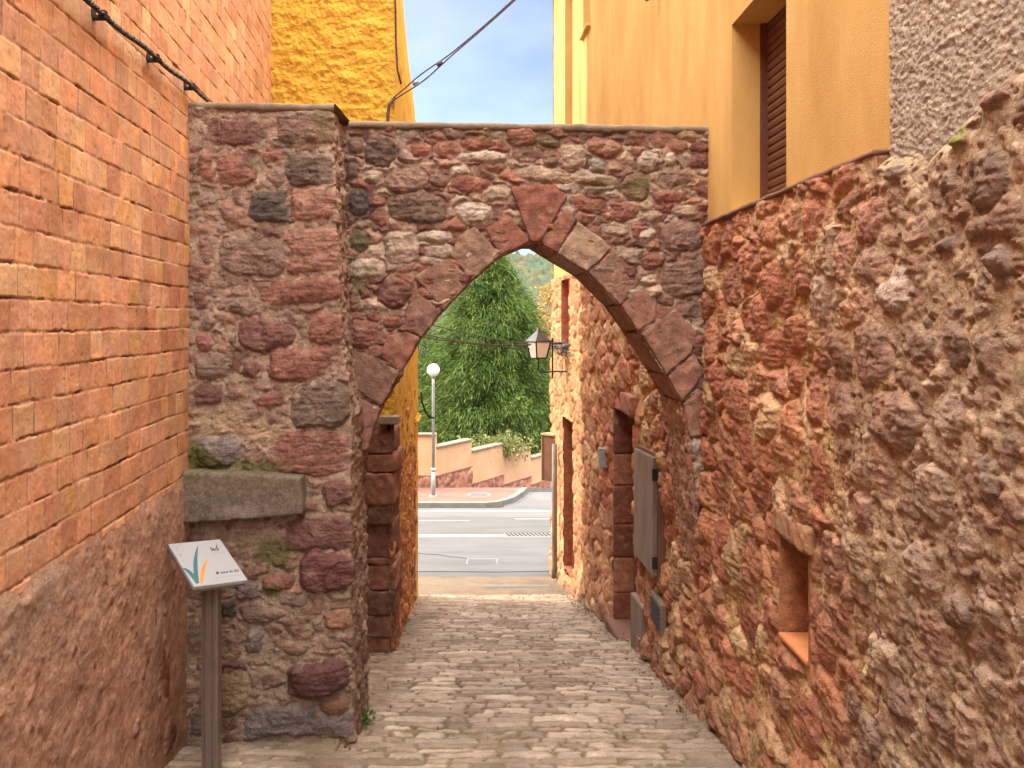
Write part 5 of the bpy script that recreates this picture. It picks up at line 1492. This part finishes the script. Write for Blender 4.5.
disc('manhole_cover', 479, 498.5, 21.0, .24, M['asphalt2'], 'round manhole cover in the pink pavement by the lamp', M['kerb'])

# weed and leaf litter ------------------------------------------------
r = np.random.default_rng(77)
wx, wy = (362 - 512) * 5.62 / F, 5.62; wz = float(GZ(5.62)) + .015
wd = thing('weed', 'small green weed growing at the foot of the stone pier', 'weed', (wx, wy, wz))
n = 90; c = np.array([wx, wy, wz]) + r.normal(0, 1, (n, 3)) * [.035, .035, .0] + np.stack([0 * np.arange(n), 0 * np.arange(n), r.random(n) * .05], -1)
leaf_mesh('leaves', c, np.stack([r.normal(0, .6, n), r.normal(0, .6, n), r.uniform(.3, 1, n)], -1), r.uniform(.015, .035, n), np.array([(.10, .17, .03), (.14, .2, .05), (.08, .13, .03)])[r.integers(0, 3, n)], 5, M['leaf'], wd, .8, .3, .1, 78)
n = 420
D_ = r.uniform(4.9, 12.0, n); sd_ = r.random(n)
xl = np.where(sd_ < .6, Xr(D_) - .06 - np.abs(r.normal(0, .10, n)), np.where(sd_ < .75, -1.05 + np.abs(r.normal(0, .12, n)), r.uniform(-1, 1.0, n)))
xl = np.where((D_ > 8) & (sd_ >= .6) & (sd_ < .75), -1.13 - .054 * (D_ - 8) + np.abs(r.normal(0, .08, n)), xl)
c = np.stack([xl, D_, GZ(D_) + .034], -1)
o = leaf_mesh('leaf_litter', c, np.stack([r.normal(0, 1, n), r.normal(0, 1, n), r.normal(0.1, .15, n)], -1), r.uniform(.012, .032, n), np.array([(.16, .09, .04), (.24, .15, .06), (.10, .06, .035), (.10, .11, .03)])[r.integers(0, 4, n)], 2, M['leaf'], None, .5, .35, .1, 79)
tag(o, 'dry leaves and crumbs scattered along the foot of the walls', 'leaf litter', kind='stuff')

# ==================================================================== LIGHT, CAMERA
SUN_EL, SUN_AZ = 33.0, -72.0          # azimuth from +Y, negative = towards -X (left)
sun = bpy.data.lights.new('sun', 'SUN'); sun.energy = 3.3; sun.angle = R(.5); sun.color = (1.0, .90, .76)
so = bpy.data.objects.new('sun', sun); COL.objects.link(so)
ts = Vector((math.sin(R(SUN_AZ)) * math.cos(R(SUN_EL)), math.cos(R(SUN_AZ)) * math.cos(R(SUN_EL)), math.sin(R(SUN_EL))))
so.rotation_euler = ts.to_track_quat('Z', 'Y').to_euler(); so.location = (-20, 10, 30)
w = bpy.data.worlds.new('World'); scene.world = w; w.use_nodes = True
nt = w.node_tree; bg = nt.nodes['Background']
sky = nt.nodes.new('ShaderNodeTexSky'); sky.sky_type = 'NISHITA'; sky.sun_disc = False
sky.sun_elevation = R(SUN_EL); sky.sun_rotation = R(SUN_AZ); sky.air_density = .6; sky.dust_density = .6; sky.ozone_density = 6.0
bg.inputs[1].default_value = .15
# added unseen bright cloud overhead and behind as fill light, clear towards the road
FILL_CLOUD = 46.0
tc = nt.nodes.new('ShaderNodeTexCoord'); sx = nt.nodes.new('ShaderNodeSeparateXYZ'); nt.links.new(tc.outputs['Generated'], sx.inputs[0])
m1 = N(nt, 'ShaderNodeMath', operation='MULTIPLY_ADD'); m1.inputs[1].default_value = -.22; nt.links.new(sx.outputs['Y'], m1.inputs[0]); nt.links.new(sx.outputs['Z'], m1.inputs[2])
cn = N(nt, 'ShaderNodeTexNoise'); cn.inputs['Scale'].default_value = 2.2; cn.inputs['Detail'].default_value = 7; cn.inputs['Roughness'].default_value = .6; nt.links.new(tc.outputs['Generated'], cn.inputs['Vector'])
m2 = N(nt, 'ShaderNodeMath', operation='MULTIPLY_ADD'); m2.inputs[1].default_value = .5; nt.links.new(cn.outputs['Fac'], m2.inputs[0]); nt.links.new(m1.outputs[0], m2.inputs[2])
mr_ = N(nt, 'ShaderNodeMapRange'); mr_.interpolation_type = 'SMOOTHSTEP'; mr_.inputs['From Min'].default_value = .66; mr_.inputs['From Max'].default_value = 1.05; nt.links.new(m2.outputs[0], mr_.inputs['Value'])
mxc = nt.nodes.new('ShaderNodeMix'); mxc.data_type = 'RGBA'; cn2 = N(nt, 'ShaderNodeTexNoise'); cn2.inputs['Scale'].default_value = 3.4; cn2.inputs['Detail'].default_value = 6; cn2.inputs['Roughness'].default_value = .55
mpw = N(nt, 'ShaderNodeMapping'); mpw.inputs['Scale'].default_value = (1, 1, 2.6); nt.links.new(tc.outputs['Generated'], mpw.inputs['Vector']); nt.links.new(mpw.outputs[0], cn2.inputs['Vector'])
veil = N(nt, 'ShaderNodeMapRange'); veil.inputs['From Min'].default_value = .42; veil.inputs['From Max'].default_value = .68; veil.inputs['To Min'].default_value = .024; veil.inputs['To Max'].default_value = .044; nt.links.new(cn2.outputs['Fac'], veil.inputs['Value'])
mmx = N(nt, 'ShaderNodeMath', operation='MAXIMUM'); nt.links.new(mr_.outputs['Result'], mmx.inputs[0]); nt.links.new(veil.outputs['Result'], mmx.inputs[1])
nt.links.new(mmx.outputs[0], mxc.inputs['Factor']); nt.links.new(sky.outputs[0], mxc.inputs['A'])
mxc.inputs['B'].default_value = (FILL_CLOUD, FILL_CLOUD * .94, FILL_CLOUD * .85, 1)
nt.links.new(mxc.outputs['Result'], bg.inputs[0])

cam = bpy.data.cameras.new('camera'); co = bpy.data.objects.new('camera', cam); COL.objects.link(co)
cam.sensor_width = 36; cam.lens = F / 1024 * 36; cam.shift_y = -64 / 1024; cam.clip_end = 2000; cam.clip_start = .05
co.location = (0, 0, EYE); co.rotation_euler = (R(90), 0, 0)
scene.camera = co
scene.view_settings.view_transform = 'Standard'; scene.view_settings.look = 'None'
scene.view_settings.exposure = .76; scene.view_settings.gamma = 1
scene.render.resolution_x = 1024; scene.render.resolution_y = 768
scene.cycles.max_bounces = 10; scene.cycles.diffuse_bounces = 6
